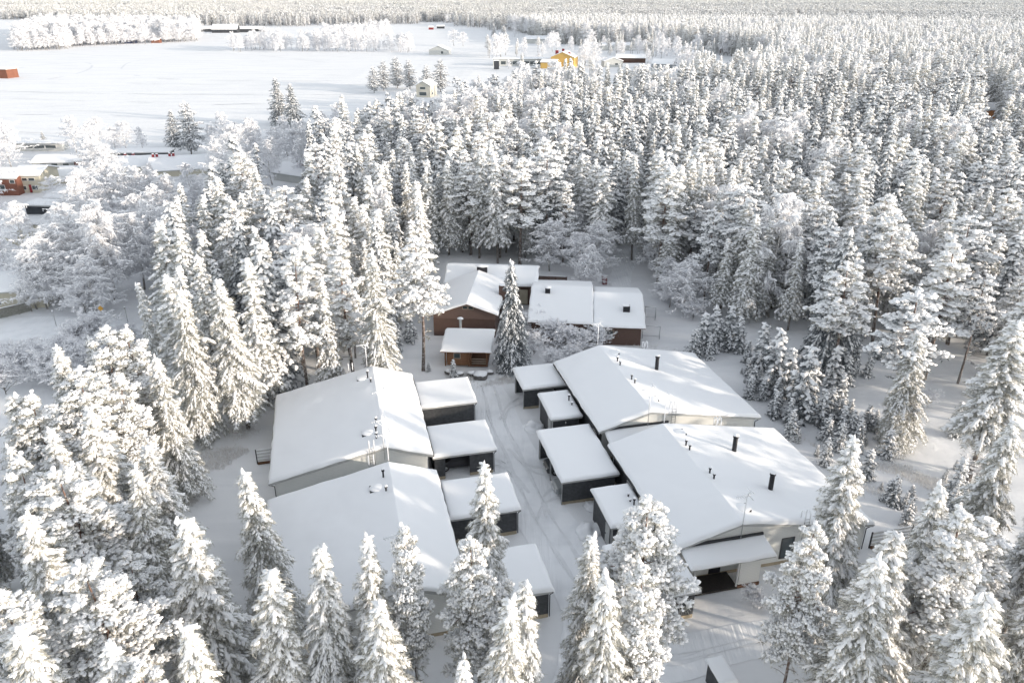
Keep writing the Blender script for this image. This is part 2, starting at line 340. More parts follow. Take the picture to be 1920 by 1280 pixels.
# ---------------------------------------------------------------- object helpers
def tag(o,label=None,cat=None,group=None,kind=None):
    if label: o['label']=label
    if cat: o['category']=cat
    if group: o['group']=group
    if kind: o['kind']=kind
    return o
def thing(name,label,cat,x,y,rz=0,group=None,z=0):
    o=bpy.data.objects.new(name,None);COL.objects.link(o);o.location=(x,y,z);o.rotation_euler.z=rz
    o.empty_display_size=.5
    return tag(o,label,cat,group)
class MB:
    def __init__(s): s.V=[];s.F=[];s.M=[];s.S=[]
    def add(s,V,Fc,m=0,sm=False):
        n=len(s.V);s.V+=[tuple(v) for v in V];s.F+=[tuple(i+n for i in f) for f in Fc];s.M+=[m]*len(Fc);s.S+=[sm]*len(Fc)
        return s
    def box(s,x0,x1,y0,y1,z0,z1,m=0):
        V=[(x0,y0,z0),(x1,y0,z0),(x1,y1,z0),(x0,y1,z0),(x0,y0,z1),(x1,y0,z1),(x1,y1,z1),(x0,y1,z1)]
        return s.add(V,[(3,2,1,0),(4,5,6,7),(0,1,5,4),(1,2,6,5),(2,3,7,6),(3,0,4,7)],m)
    def prof(s,pts,y0,y1,m=0,axis='y'):
        n=len(pts)
        if axis=='y': V=[(p[0],y0,p[1]) for p in pts]+[(p[0],y1,p[1]) for p in pts]
        else: V=[(y0,p[0],p[1]) for p in pts]+[(y1,p[0],p[1]) for p in pts]
        Fc=[tuple(range(n)),tuple(range(2*n-1,n-1,-1))]+[((i+1)%n,i,i+n,(i+1)%n+n) for i in range(n)]
        return s.add(V,Fc,m)
    def tube(s,pts,r,m=0,k=8,cap=True):
        pts=[Vector(p) for p in pts];n=len(pts);V=[]
        if not isinstance(r,(list,tuple)): r=[r]*n
        for i,p in enumerate(pts):
            t=(pts[min(i+1,n-1)]-pts[max(i-1,0)]).normalized()
            a=t.cross(Vector((1,0,0)) if abs(t.x)<.8 else Vector((0,1,0))).normalized();b=t.cross(a)
            for j in range(k):
                c=2*PI*j/k;V.append(p+a*(r[i]*math.cos(c))+b*(r[i]*math.sin(c)))
        Fc=[(i*k+j,i*k+(j+1)%k,(i+1)*k+(j+1)%k,(i+1)*k+j) for i in range(n-1) for j in range(k)]
        if cap: Fc+=[tuple(range(k-1,-1,-1)),tuple(range((n-1)*k,n*k))]
        return s.add(V,Fc,m,True)
    def blob(s,c,r,m=0,amp=.25,seed=0,flat=.5):
        bm=bmesh.new();bmesh.ops.create_icosphere(bm,subdivisions=3,radius=1)
        V=[];o=Vector((seed*3.1,seed*1.7,seed))
        for v in bm.verts:
            k=1+amp*mnoise.noise(v.co*1.3+o);p=v.co*k
            if p.z<0: p.z*=flat
            V.append((c[0]+p.x*r[0],c[1]+p.y*r[1],c[2]+p.z*r[2]))
        Fc=[[q.index for q in f.verts] for f in bm.faces];bm.free();return s.add(V,Fc,m,True)
    def build(s,name,mats,parent=None,label=None,off=(0,0,0)):
        me=bpy.data.meshes.new(name)
        me.from_pydata([(v[0]-off[0],v[1]-off[1],v[2]-off[2]) for v in s.V],[],s.F)
        for m in (mats if isinstance(mats,(list,tuple)) else [mats]): me.materials.append(m)
        me.polygons.foreach_set('material_index',s.M);me.polygons.foreach_set('use_smooth',s.S);me.update()
        o=bpy.data.objects.new(name,me);COL.objects.link(o)
        if parent: o.parent=parent
        if label: o['label']=label
        return o
def copy_tree(o,parent=None):
    c=o.copy();COL.objects.link(c)
    if parent: c.parent=parent
    for ch in o.children: copy_tree(ch,c)
    return c
def snow_grid(x0,x1,y0,y1,zf,th=.3,name='snow_cover',parent=None,step=.35,amp=.05,rad=.28,seed=0,kx=None):
    def ax(a,b):
        e=[0,.03,.08,.15,.25,.4]
        n=max(2,int((b-a-.8)/step));mid=list(np.linspace(a+.55,b-.55,n))
        L=[a+q for q in e]+mid+[b-q for q in e[::-1]]
        if kx is not None and a==x0 and b==x1: L+=[kx-.2,kx-.07,kx,kx+.07,kx+.2]
        return sorted(set(round(q,4) for q in L))
    X=ax(x0,x1);Y=ax(y0,y1);V=[];nx,ny=len(X),len(Y)
    for y in Y:
        for x in X:
            d=min(x-x0,x1-x,y-y0,y1-y)
            k=min(1,d/rad);h=th*math.sqrt(max(0,1-(1-k)**2))
            nz=mnoise.noise(Vector((x*.35+seed*7,y*.35,seed)))*amp+mnoise.noise(Vector((x*1.3,y*1.3,seed+4)))*amp*.35
            # wavy outline
            wx=mnoise.noise(Vector((y*.9,seed,1.3)))*.09 if (d==x-x0 or d==x1-x) else 0
            wy=mnoise.noise(Vector((x*.9,seed,5.3)))*.09 if (d==y-y0 or d==y1-y) else 0
            f=1-k
            V.append((x+wx*f,y+wy*f,zf(x,y)+.012+h+nz*k))
    Fc=[(j*nx+i,j*nx+i+1,(j+1)*nx+i+1,(j+1)*nx+i) for j in range(ny-1) for i in range(nx-1)]
    m=MB();m.add(V,Fc,0,True)
    return m
def ridge_f(vr,zr,vl,zl,vR,zR,soft=.35):
    def f(x,y=0):
        a=zr-(vr-x)*(zr-zl)/(vr-vl) if x<vr else zr-(x-vr)*(zr-zR)/(vR-vr)
        return a
    return f
DARK=siding('dark_grey_siding',(.04,.043,.048),.16,.45,frost=(.13,.135,.145))
WHITE=siding('cream_white_siding',(.66,.67,.655),.16,.82,frost=(.72,.73,.72))
PLINTH=mat('beige_concrete_plinth',(.36,.31,.23),.9,var=.2,vscale=4)
FASC=mat('pale_grey_trim',(.42,.43,.43),.6,var=.15,vscale=3)
BLK=mat('black_painted_metal',(.02,.02,.025),.5)
DFAS=mat('dark_trim',(.045,.047,.052),.6)
STEEL=mat('galvanised_steel',(.35,.36,.37),.45,metal=.6)
WFRAME=mat('white_window_frame',(.6,.6,.6),.5)
GLASS=mat('window_glass',(.05,.065,.07),.08,spec=.8)
DECK=mat('dark_deck_boards',(.04,.035,.032),.8,var=.3,vscale=6)
BROWNB=mat('brown_timber',(.16,.085,.05),.8,var=.3,vscale=5)
def window(par,x0,x1,y,z0,z1,face=-1,fr=WFRAME,name='window',fw=.08):
    f=MB();t=.05*face
    ys=sorted((y,y+t))
    f.box(x0,x0+fw,ys[0],ys[1],z0,z1);f.box(x1-fw,x1,ys[0],ys[1],z0,z1);f.box(x0+fw,x1-fw,ys[0],ys[1],z1-fw,z1);f.box(x0+fw,x1-fw,ys[0],ys[1],z0,z0+fw)
    o=f.build(name,fr,par)
    g=MB();g.box(x0+fw,x1-fw,min(y,y+t*.4),max(y,y+t*.4),z0+fw,z1-fw);g.build('pane',GLASS,o);return o
def window_x(par,y0,y1,x,z0,z1,face=-1,fr=WFRAME,name='window',fw=.08):
    f=MB();t=.05*face;xs=sorted((x,x+t))
    f.box(xs[0],xs[1],y0,y0+fw,z0,z1);f.box(xs[0],xs[1],y1-fw,y1,z0,z1);f.box(xs[0],xs[1],y0+fw,y1-fw,z1-fw,z1);f.box(xs[0],xs[1],y0+fw,y1-fw,z0,z0+fw)
    o=f.build(name,fr,par);g=MB();g.box(min(x,x+t*.4),max(x,x+t*.4),y0+fw,y1-fw,z0+fw,z1-fw);g.build('pane',GLASS,o);return o
def vent(par,x,y,z,h=.75,r=.075,cap=True):
    m=MB();m.tube([(x,y,z-.15),(x,y,z+h)],r,0);m.tube([(x,y,z+h*.72),(x,y,z+h*.76),(x,y,z+h)],[r*1.1,r*1.75,r*1.75],0)
    if cap: m.blob((x,y,z+h+.02),(r*2,r*2,.1),1,seed=x)
    return m.build('vent_pipe',[BLK,SNOW],par)
def chimney(par,x,y,z,h=1.5,r=.21):
    m=MB();m.tube([(x,y,z-.3),(x,y,z+h)],r,0,14);m.tube([(x,y,z+h),(x,y,z+h+.06)],r*1.25,0,14)
    m.tube([(x,y,z+h+.16),(x,y,z+h+.2)],r*1.25,0,14);m.tube([(x+.12,y,z+h),(x+.12,y,z+h+.18)],.02,0);m.tube([(x-.12,y,z+h),(x-.12,y,z+h+.18)],.02,0)
    m.blob((x,y,z+h+.22),(r*1.3,r*1.3,.12),1,seed=y)
    return m.build('chimney',[BLK,SNOW],par)
def ladder(par,x,yg,z0,zr,face=-1,hoop=True):
    m=MB()
    for sx in (-.22,.22):
        y=yg+face*.18
        p=[(x+sx,y,z0),(x+sx,y,zr+.75)]
        if hoop:
            for a in range(1,8):
                t=a/7*PI;p.append((x+sx,y-face*(.28-.28*math.cos(t)),zr+.75+.28*math.sin(t)))
            p.append((x+sx,y-face*.56,zr+.25))
        else: p.append((x+sx,y,zr+1.1))
        m.tube(p,.028,0,6)
        q=[(a,b,c+.02) for a,b,c in p if c>zr+.05];
        if len(q)>1: m.tube([(q[0][0],q[0][1],zr+.2)]+q,.05,1,6)
    z=z0+.15
    while z<zr+.5:
        m.tube([(x-.22,yg+face*.18,z),(x+.22,yg+face*.18,z)],.018,0,5);z+=.3
    return m.build('roof_ladder',[STEEL,SNOW],par)
def antenna(par,x,y,z0,z1,ang=0):
    m=MB();m.tube([(x,y,z0),(x,y,z1)],.03,0,6);m.tube([(x-.0,y,z0+(z1-z0)*.35),(x,y,z1+.03)],.045,1,6)
    c,s=math.cos(ang),math.sin(ang)
    def q(a,b,d): return (x+a*c-b*s,y+a*s+b*c,z1+d)
    m.tube([q(-1.0,0,.0),q(.35,0,0)],.045,1,6)
    for a in (-.9,-.7,-.5,-.3,-.1): m.tube([q(a,-.22,.0),q(a,.22,.0)],.035,1,5)
    for d in (-.28,.28):
        m.tube([q(.05,0,0),q(.3,0,d)],.05,1,5)
        for b in (0,): m.tube([q(.3,-.4,d),q(.3,.4,d)],.05,1,5)
    m.tube([q(.0,0,-.5),q(-.5,0,-.05)],.025,1,5)
    return m.build('tv_antenna',[STEEL,SNOW],par)
def hatch(par,x,y,zf,seed=1):
    m=MB();z=zf(x,y)
    m.prof([(x-.62,z+.3),(x+.5,z+.42),(x+.5,z+.2),(x-.62,z+.1)],y-.5,y+.5,0);m.blob((x,y,z+.36),(.68,.6,.16),1,amp=.12,seed=seed)
    return m.build('roof_hatch',[BLK,SNOW],par)
# ---------------------------------------------------------------- the four row houses
def rowhouse(label,u0,u1,vl,vr,vR,zl,zr,zR,side,extras):
    cu,cv=(u0+u1)/2,(vl+vR)/2;x,y=xy(cu,cv);r=thing('row_house',label,'row house',x,y,-A,'row houses on both sides of the snowy driveway')
    L=lambda v,u:(v-cv,u-cu)
    X0,X1,Y0,Y1=vl-cv,vR-cv,u0-cu,u1-cu;XR=vr-cv
    f=ridge_f(XR,zr,X0,zl,X1,zR)
    i=.45
    wx0,wx1,wy0,wy1=X0+i,X1-i,Y0+.35,Y1-.35
    # gable walls (cream) and side walls (dark)
    for nm,ya,yb in (('gable_wall',wy0,wy0+.2),('gable_wall',wy1-.2,wy1)):
        m=MB();m.prof([(wx0,.3),(wx1,.3),(wx1,f(wx1)-.14),(XR,f(XR)-.14),(wx0,f(wx0)-.14)],ya,yb);m.build(nm,WHITE,r)
    for xa,xb,dk in ((wx0,wx0+.2,side>0),(wx1-.2,wx1,side<0)):
        m=MB();m.box(xa,xb,wy0+.203,wy1-.203,.3,min(f(xa),f(xb))-.15);m.build('side_wall',DARK if dk else WHITE,r)
    m=MB();m.box(wx0+.03,wx1-.03,wy0+.03,wy1-.03,-.2,.297);m.build('plinth',PLINTH,r)
    m=MB();m.prof([(X0,f(X0)),(XR,zr),(X1,f(X1)),(X1,f(X1)-.13),(XR,zr-.13),(X0,f(X0)-.13)],Y0+.02,Y1-.02,0)
    for ya in (Y0+.02,Y1-.04):
        m.prof([(X0,f(X0)-.02),(XR,zr-.02),(X1,f(X1)-.02),(X1,f(X1)-.24),(XR,zr-.24),(X0,f(X0)-.24)],ya-.03,ya+.025,1)
    roof=m.build('roof',[FASC,FASC],r)
    snow_grid(X0-.05,X1+.05,Y0-.05,Y1+.05,f,.34,seed=u0+vl,kx=XR,amp=.11).build('snow_cover',SNOW,roof)
    for xg in (X0-.06,X1+.06):
        m=MB();zz=f(X0 if xg<0 else X1)-.1;m.tube([(xg,Y0,zz),(xg,Y1,zz)],.06,0,6);m.build('gutter',DFAS if (xg<0)==(side>0) else FASC,roof)
        m=MB();wxx=wx0-.06 if xg<0 else wx1+.06
        for yy in (Y0+.4,):
            m.tube([(xg,yy-.25,zz),(xg,yy-.25,zz-.12),(wxx,yy-.1,zz-.45),(wxx,yy-.1,.1)],.045,0,6)
        m.build('downpipe',DFAS,r)
    for k,a in extras:
        if k=='vent': p=L(a[1],a[0]);vent(roof,*p,f(*p)+.3,*a[2:])
        if k=='chim': p=L(a[1],a[0]);chimney(roof,*p,f(*p)+.3)
        if k=='hatch': p=L(a[1],a[0]);hatch(roof,*p,f,seed=a[0])
        if k=='ant': p=L(a[1],a[0]);antenna(r,*p,f(p[0])-1.2,f(p[0])+3.0,a[2])
        if k=='lad': p=L(a[1],a[0]);ladder(r,p[0],p[1],1.2,f(p[0])+.2,a[2],a[3])
        if k=='win':
            p=L(a[0],a[3]);window(r,a[0]-cv,a[1]-cv,wy0,a[2],a[4],-1,DFAS,fw=.1)
        if k=='swin':
            xx=wx0 if a[4]<0 else wx1;window_x(r,a[0]-cu,a[1]-cu,xx,a[2],a[3],a[4])
    # snow guard rail just above the eave
    return r
Z=(2.8,5.1,3.6)
L1=rowhouse('snow-roofed row house on the left of the driveway, the farther one',61.0,77.8,-7.8,2.8,7.1,2.8,5.1,3.6,-1,[
 ('vent',(75.1,2.1,.9)),('vent',(73.9,2.35,.5)),('vent',(65.4,2.25,.55)),('vent',(63.3,2.1,.9)),('vent',(62.4,2.05,.7)),('hatch',(75.4,1.55)),('hatch',(63.9,1.4)),
 ('ant',(77.9,2.2,.1)),('ant',(60.85,2.6,.1)),('ant',(66.5,3.0,.2)),('lad',(61.0,1.5,-1,False)),('lad',(77.8,.4,1,False)),('win',(-1.3,.1,.8,61.,2.4)),('swin',(70,71.2,.9,2.3,1)),('swin',(68.5,69.4,.4,2.4,1))])
L2=rowhouse('snow-roofed row house on the left of the driveway, the nearer one',42.1,58.2,-7.8,2.8,7.0,2.8,5.1,3.6,-1,[
 ('vent',(55.9,2.15,.9)),('vent',(53.9,2.2,.5)),('hatch',(54.7,1.5)),('vent',(43.9,2.1,.9)),('vent',(42.9,2.15,.55)),('hatch',(43.4,1.5)),
 ('ant',(58.3,2.8,.1)),('ant',(44.6,2.3,.3)),('lad',(58.2,1.3,1,False)),('swin',(47.5,51.,.9,2.3,1))])
R1=rowhouse('snow-roofed row house right of the driveway with a single black chimney',61.3,77.1,23.6,29.05,41.4,3.6,5.1,2.8,1,[
 ('chim',(71.2,33.9)),('vent',(72.6,29.7,.6)),('vent',(71.5,29.6,.55)),('vent',(68.05,29.6,.6)),('vent',(67.15,29.6,.5)),('hatch',(75.0,30.2)),('hatch',(63.5,30.1)),
 ('ant',(60.95,28.6,.1)),('ant',(77.3,29.,.2)),('lad',(61.3,31.4,-1,True)),('lad',(77.1,34.9,1,True)),('swin',(63,64.2,.9,2.3,-1)),('swin',(71.6,72.8,.9,2.3,-1)),('swin',(60.4+3,61.3+3.9,.9,2.3,1))])
R2=rowhouse('snow-roofed row house right of the driveway with two black chimneys',43.2,58.7,23.6,29.0,41.4,3.6,5.1,2.8,1,[
 ('chim',(53.8,34.1)),('chim',(47.65,34.2)),('vent',(54.55,29.55,.6)),('vent',(53.8,29.55,.55)),('vent',(49.95,29.6,.6)),('vent',(49.,29.5,.6)),('hatch',(56.85,30.)),('hatch',(44.85,29.95)),
 ('ant',(42.95,28.9,.1)),('ant',(58.85,29.3,.15)),('lad',(43.2,34.75,-1,True)),('lad',(58.7,34.9,1,True)),('win',(33.1,34.3,.55,43.,2.65)),('swin',(53.3,54.6,.9,2.4,-1))])
# porches against the near gables of the right-hand houses
def porch(label,u,v0,v1):
    cv,cu=(v0+v1)/2,u;x,y=xy(cu,cv);r=thing('porch',label,'porch',x,y,-A,'canopied porches on the right-hand row houses')
    hw=(v1-v0)/2;D=1.75
    f=lambda x,y:2.9+(y+D)*.22
    m=MB();m.prof([(-D,f(0,-D)),(-.05,f(0,-.05)),(-.05,f(0,-.05)-.12),(-D,f(0,-D)-.12)],-hw,hw,0,'x')
    ro=m.build('canopy',FASC,r);snow_grid(-hw-.05,hw+.05,-D-.05,.25,f,.26,seed=u,amp=.04).build('snow_cover',SNOW,ro)
    m=MB();m.box(-hw-.6,hw-.1,.15,.3,3.42,3.72);m.build('wall_flashing',DFAS,r)
    m=MB();m.box(hw-2.8,hw-1.0,-1.42,-1.32,.32,2.7);m.build('screen_wall',WHITE,r)
    m=MB();m.box(hw-1.1,hw-1.0,-1.31,-.2,.32,2.6);m.build('screen_wall',WHITE,r)
    m=MB();m.box(hw-2.85,hw-.95,-1.5,-1.3,.02,.3);m.build('step_beam',BROWNB,r)
    m=MB();m.box(-hw+.4,hw-2.86,-1.5,.33,.02,.2);m.build('deck',DECK,r)
    for xx in (-hw+.5,hw-2.95):
        m=MB();m.box(xx-.06,xx+.06,-1.46,-1.34,.2,2.76);m.build('post',WFRAME,r)
    m=MB();m.box(-.9,.1,.24,.32,.32,2.35);d=m.build('door',BLK,r);m=MB();m.box(-.7,-.1,.2,.235,1.3,2.2);m.build('pane',GLASS,d)
    window(r,.35,1.0,.32,1.0,2.2,-1,WFRAME)
porch('snow-covered porch canopy on the nearest gable of the right-hand row house, beside a large window',43.22,24.1,31.3)
porch('snow-covered porch canopy squeezed between the two right-hand row houses',61.32,24.3,31.2)
# ---------------------------------------------------------------- garages, carports, sheds
def shed_roof(r,X0,X1,Y0,Y1,f,seed):
    m=MB();m.prof([(Y0,f(0,Y0)),(Y1,f(0,Y1)),(Y1,f(0,Y1)-.14),(Y0,f(0,Y0)-.14)],X0,X1,0,'x')
    m.box(X0-.02,X1+.02,Y0-.03,Y0-.001,f(0,Y0)-.2,f(0,Y0)+.02,0)
    ro=m.build('roof',FASC,r);snow_grid(X0-.06,X1+.06,Y0-.08,Y1+.06,f,.33,seed=seed,amp=.05).build('snow_cover',SNOW,ro);return ro
def garage(name,label,cat,group,u0,u1,v0,v1,near_open=None,road=0,door=False,vents=(),ztop=2.95):
    """road: -1 open side at low v, +1 open side at high v, 0 closed"""
    cu,cv=(u0+u1)/2,(v0+v1)/2;x,y=xy(cu,cv);r=thing(name,label,cat,x,y,-A,group)
    X0,X1,Y0,Y1=v0-cv,v1-cv,u0-cu,u1-cu
    f=lambda x,y:ztop-.25+(y-Y0)/(Y1-Y0)*.22
    ro=shed_roof(r,X0,X1,Y0,Y1,f,u0)
    a,b,c,d=X0+.2,X1-.25,Y0+.3,Y1-.3;zt=lambda y:f(0,y)-.16;W=.12
    if near_open:
        o0,o1=near_open[0]-cv,near_open[1]-cv
        m=MB();m.box(a,o0,c,c+W,.28,zt(c));m.box(o1,b,c,c+W,.28,zt(c));m.box(o0,o1,c,c+W,2.35,zt(c))
        m.build('near_wall',DARK,r)
        m=MB();m.box(a+.02,o0-.02,c+.01,c+W-.01,-.2,.277);m.build('plinth',PLINTH,r);m=MB();m.box(o1+.02,b-.02,c+.01,c+W-.01,-.2,.277);m.build('plinth',PLINTH,r)
    else:
        m=MB();m.box(a,b,c,c+W,.28,zt(c));m.build('near_wall',DARK,r)
        m=MB();m.box(a+.02,b-.02,c-.02,c+W-.01,-.2,.277);m.build('plinth',PLINTH,r)
    m=MB();m.box(a,b,d-W,d,-.1,zt(d));m.build('far_wall',DARK,r)
    low,high=(a,a+W),(b-W,b)
    closed=[low,high] if road==0 else ([high] if road<0 else [low])
    for q in closed:
        m=MB();m.box(q[0],q[1],c+W+.002,d-W-.002,-.1,zt(c)+.0);m.build('side_wall',DARK,r)
    if road:
        q=low if road<0 else high;ys=[c+W+.06,(c+d)/2,d-W-.06] if (u1-u0)>7 else [d-W-.06]
        for yy in ys:
            m=MB();m.box(q[0]+.01,q[1]-.01,yy-.05,yy+.05,-.1,zt(c)-.02);m.build('post',FASC,r)
        m=MB();m.box(q[0]+.01,q[1]-.01,c+W+.12,d-W-.12,zt(c)-.25,zt(c)-.02) ;m.build('lintel',DFAS,r)
    m=MB();cx=X1+.0 if road>0 or cv<15 else X0
    sx=b+.05 if cv<15 else a-.05
    m.tube([(X1-.05 if cv<15 else X0+.05,Y0-.06,f(0,Y0)-.1),(sx,c-.1,f(0,Y0)-.5),(sx,c-.1,.1)],.045,0,6);m.build('downpipe',DFAS if cv<15 else FASC,r)
    if door:
        m=MB();m.box(a-.05,a-.002,c+.35,c+1.3,.1,2.15);dd=m.build('door',FASC,r);m=MB();m.box(a-.11,a-.052,c+1.1,c+1.2,1.05,1.12);m.build('handle',BLK,dd)
        m=MB();m.box(a-.02,a+.1,c-.04,c-.002,.1,2.3);m.build('corner_board',WFRAME,r)
        m=MB();m.tube([((a+b)/2,c-.08,1.95),((a+b)/2,c-.08,2.15)],.06,0);m.build('wall_lamp',WFRAME,r)
    for vv in vents: vent(ro,vv[1]-cv,vv[0]-cu,f(0,vv[0]-cu)+.28,vv[2])
    return r
GL='garages along the left side of the driveway'
garage('garage','dark grey garage with snow roof, farthest on the left of the driveway','garage',GL,71.7,77.0,7.15,13.35,road=1)
garage('garage','dark carport whose wall opening shows a black car','garage',GL,61.9,67.1,7.15,13.35,near_open=(8.35,10.75),road=1)
garage('garage','dark grey garage half hidden by the knob-topped pine','garage',GL,52.2,57.3,7.1,13.35,road=1)
garage('garage','dark grey garage with snow roof, nearest on the left of the driveway','garage',GL,42.1,47.1,7.05,13.3,road=1)
GR='carports and sheds along the right side of the driveway'
garage('carport','dark grey carport with snow roof at the far end of the driveway on the right','carport',GR,73.3,78.1,18.9,24.2,near_open=(20.9,22.9),road=-1)
garage('storage_shed','small dark storage shed with snow roof and two roof vents beside the farther right-hand house','shed',GR,66.1,71.3,20.1,23.5,door=True,vents=((68.9,22.9,.75),(68.0,22.95,.35)))
garage('carport','large dark grey double carport with thick snow roof in the middle of the driveway','carport',GR,55.2,63.8,17.9,23.45,road=-1)
garage('storage_shed','small dark storage shed with snow roof and black vents beside the nearer right-hand house','shed',GR,48.0,53.1,20.0,23.5,door=True,vents=((51.2,22.75,.35),(50.5,22.65,.3),(50.0,22.8,.75)))
garage('carport','dark carport with snow roof partly behind a foreground pine, nearest on the right','carport',GR,39.5,45.6,18.4,23.9,road=-1)
# ---------------------------------------------------------------- cars
def car(label,u,v,ang,col,snow=True):
    x,y=xy(u,v);r=thing('parked_car',label,'car',x,y,-A+ang)
    P=mat('car_paint_'+col,{'black':(.02,.02,.024),'silver':(.33,.35,.36),'dark':(.06,.065,.07)}[col],.3,spec=.6)
    RUB=mat('tyre_rubber',(.025,.025,.025),.9)
    prof=[(-2.15,.35),(-2.2,.75),(-2.0,.95),(-1.25,1.05),(-.6,1.45),(.9,1.48),(1.75,1.0),(2.15,.9),(2.15,.35)]
    m=MB();n=len(prof);V=[];rows=[(-.84,.93,-.02),(-.76,1,0),(.76,1,0),(.84,.93,-.02)]
    for yy,k,dz in rows:
        for p in prof:
            yi=yy*(.82 if p[1]>1.2 else 1);V.append((p[0]*k,yi,p[1]+dz))
    Fc=[(a*n+i,a*n+(i+1)%n,(a+1)*n+(i+1)%n,(a+1)*n+i) for a in range(3) for i in range(n)]+[tuple(range(n-1,-1,-1)),tuple(range(3*n,4*n))]
    m.add(V,Fc,0,False);b=m.build('body',P,r)
    g=MB()
    for s in (-1,1): g.add([(-1.1,s*.79,1.06),(1.5,s*.8,1.06),(.85,s*.70,1.4),(-.55,s*.70,1.4)],[(0,1,2,3)],0)
    g.add([(-1.27,-.62,1.07),(-1.27,.62,1.07),(-.68,.56,1.42),(-.68,-.56,1.42)],[(0,1,2,3)],0)
    g.build('windows',GLASS,r)
    for wx in (-1.35,1.35):
        for s in (-.78,.78):
            t=MB();t.tube([(wx,s-.1,.33),(wx,s+.1,.33)],.33,0,18);w_=t.build('wheel',RUB,r)
            t=MB();t.tube([(wx,s-.115,.33),(wx,s+.115,.33)],.19,0,12);t.build('rim',STEEL,w_)
    for s in (-.62,.62):
        t=MB();t.blob((-2.12,s,.72),(.1,.17,.09),0,amp=0);t.build('headlight',mat('lamp_glass',(.6,.6,.6),.2),r)
    t=MB();t.box(-2.24,-2.16,-.25,.25,.45,.56);t.build('number_plate',WFRAME,r)
    return r
car('black car parked inside the left carport, seen through the opening in its wall',64.2,9.9,0,'black')
car('silver car with its nose poking out of the double carport on the right',57.5,20.1,0,'silver')
car('dark car standing in the far bay of the double carport on the right',61.0,20.2,0,'dark')
# ---------------------------------------------------------------- slatted terrace fences
def slat_fence(label,u,v0,v1,tilt=0):
    x,y=xy(u,(v0+v1)/2);r=thing('slatted_fence',label,'fence',x,y,-A+tilt,'slatted terrace fences');hw=(v1-v0)/2
    m=MB()
    for i in range(4): m.box(-hw,hw,-.02,.02,.25+i*.36,.45+i*.36,0)
    m.build('slat_panel',WFRAME,r)
    m=MB()
    for i in range(4): m.tube([(-hw,0,.47+i*.36),(0,0,.48+i*.36),(hw,0,.47+i*.36)],.045,0,7)
    m.build('snow_on_slats',SNOW,r)
    for xx in (-hw-.05,hw+.05):
        m=MB();m.box(xx-.05,xx+.05,-.05,.05,-.1,1.6);m.build('post',DFAS,r)
    m=MB();m.box(-hw,hw,-.2,-.04,-.05,.2);m.build('terrace_edge',BROWNB,r)
slat_fence('white slatted fence with snow at the outer side of the farther left-hand row house',69.2,-9.6,-8.1)
slat_fence('white slatted terrace fence with snow right of the nearest right-hand row house',43.6,41.9,45.8)
# small snow-roofed shed at the bottom edge
def tinyshed():
    x,y=xy(33.1,22.4);r=thing('bin_shed','small dark bin shed with a snowy lid at the bottom of the driveway','shed',x,y,-A)
    m=MB();m.box(-.5,.5,-1,1,0,1.75);m.build('wall',DARK,r)
    ro=MB().box(-.6,.6,-1.1,1.1,1.753,1.85).build('roof',FASC,r);snow_grid(-.65,.65,-1.15,1.15,lambda x,y:1.85,.25,seed=3,step=.3).build('snow_cover',SNOW,ro)
tinyshed()
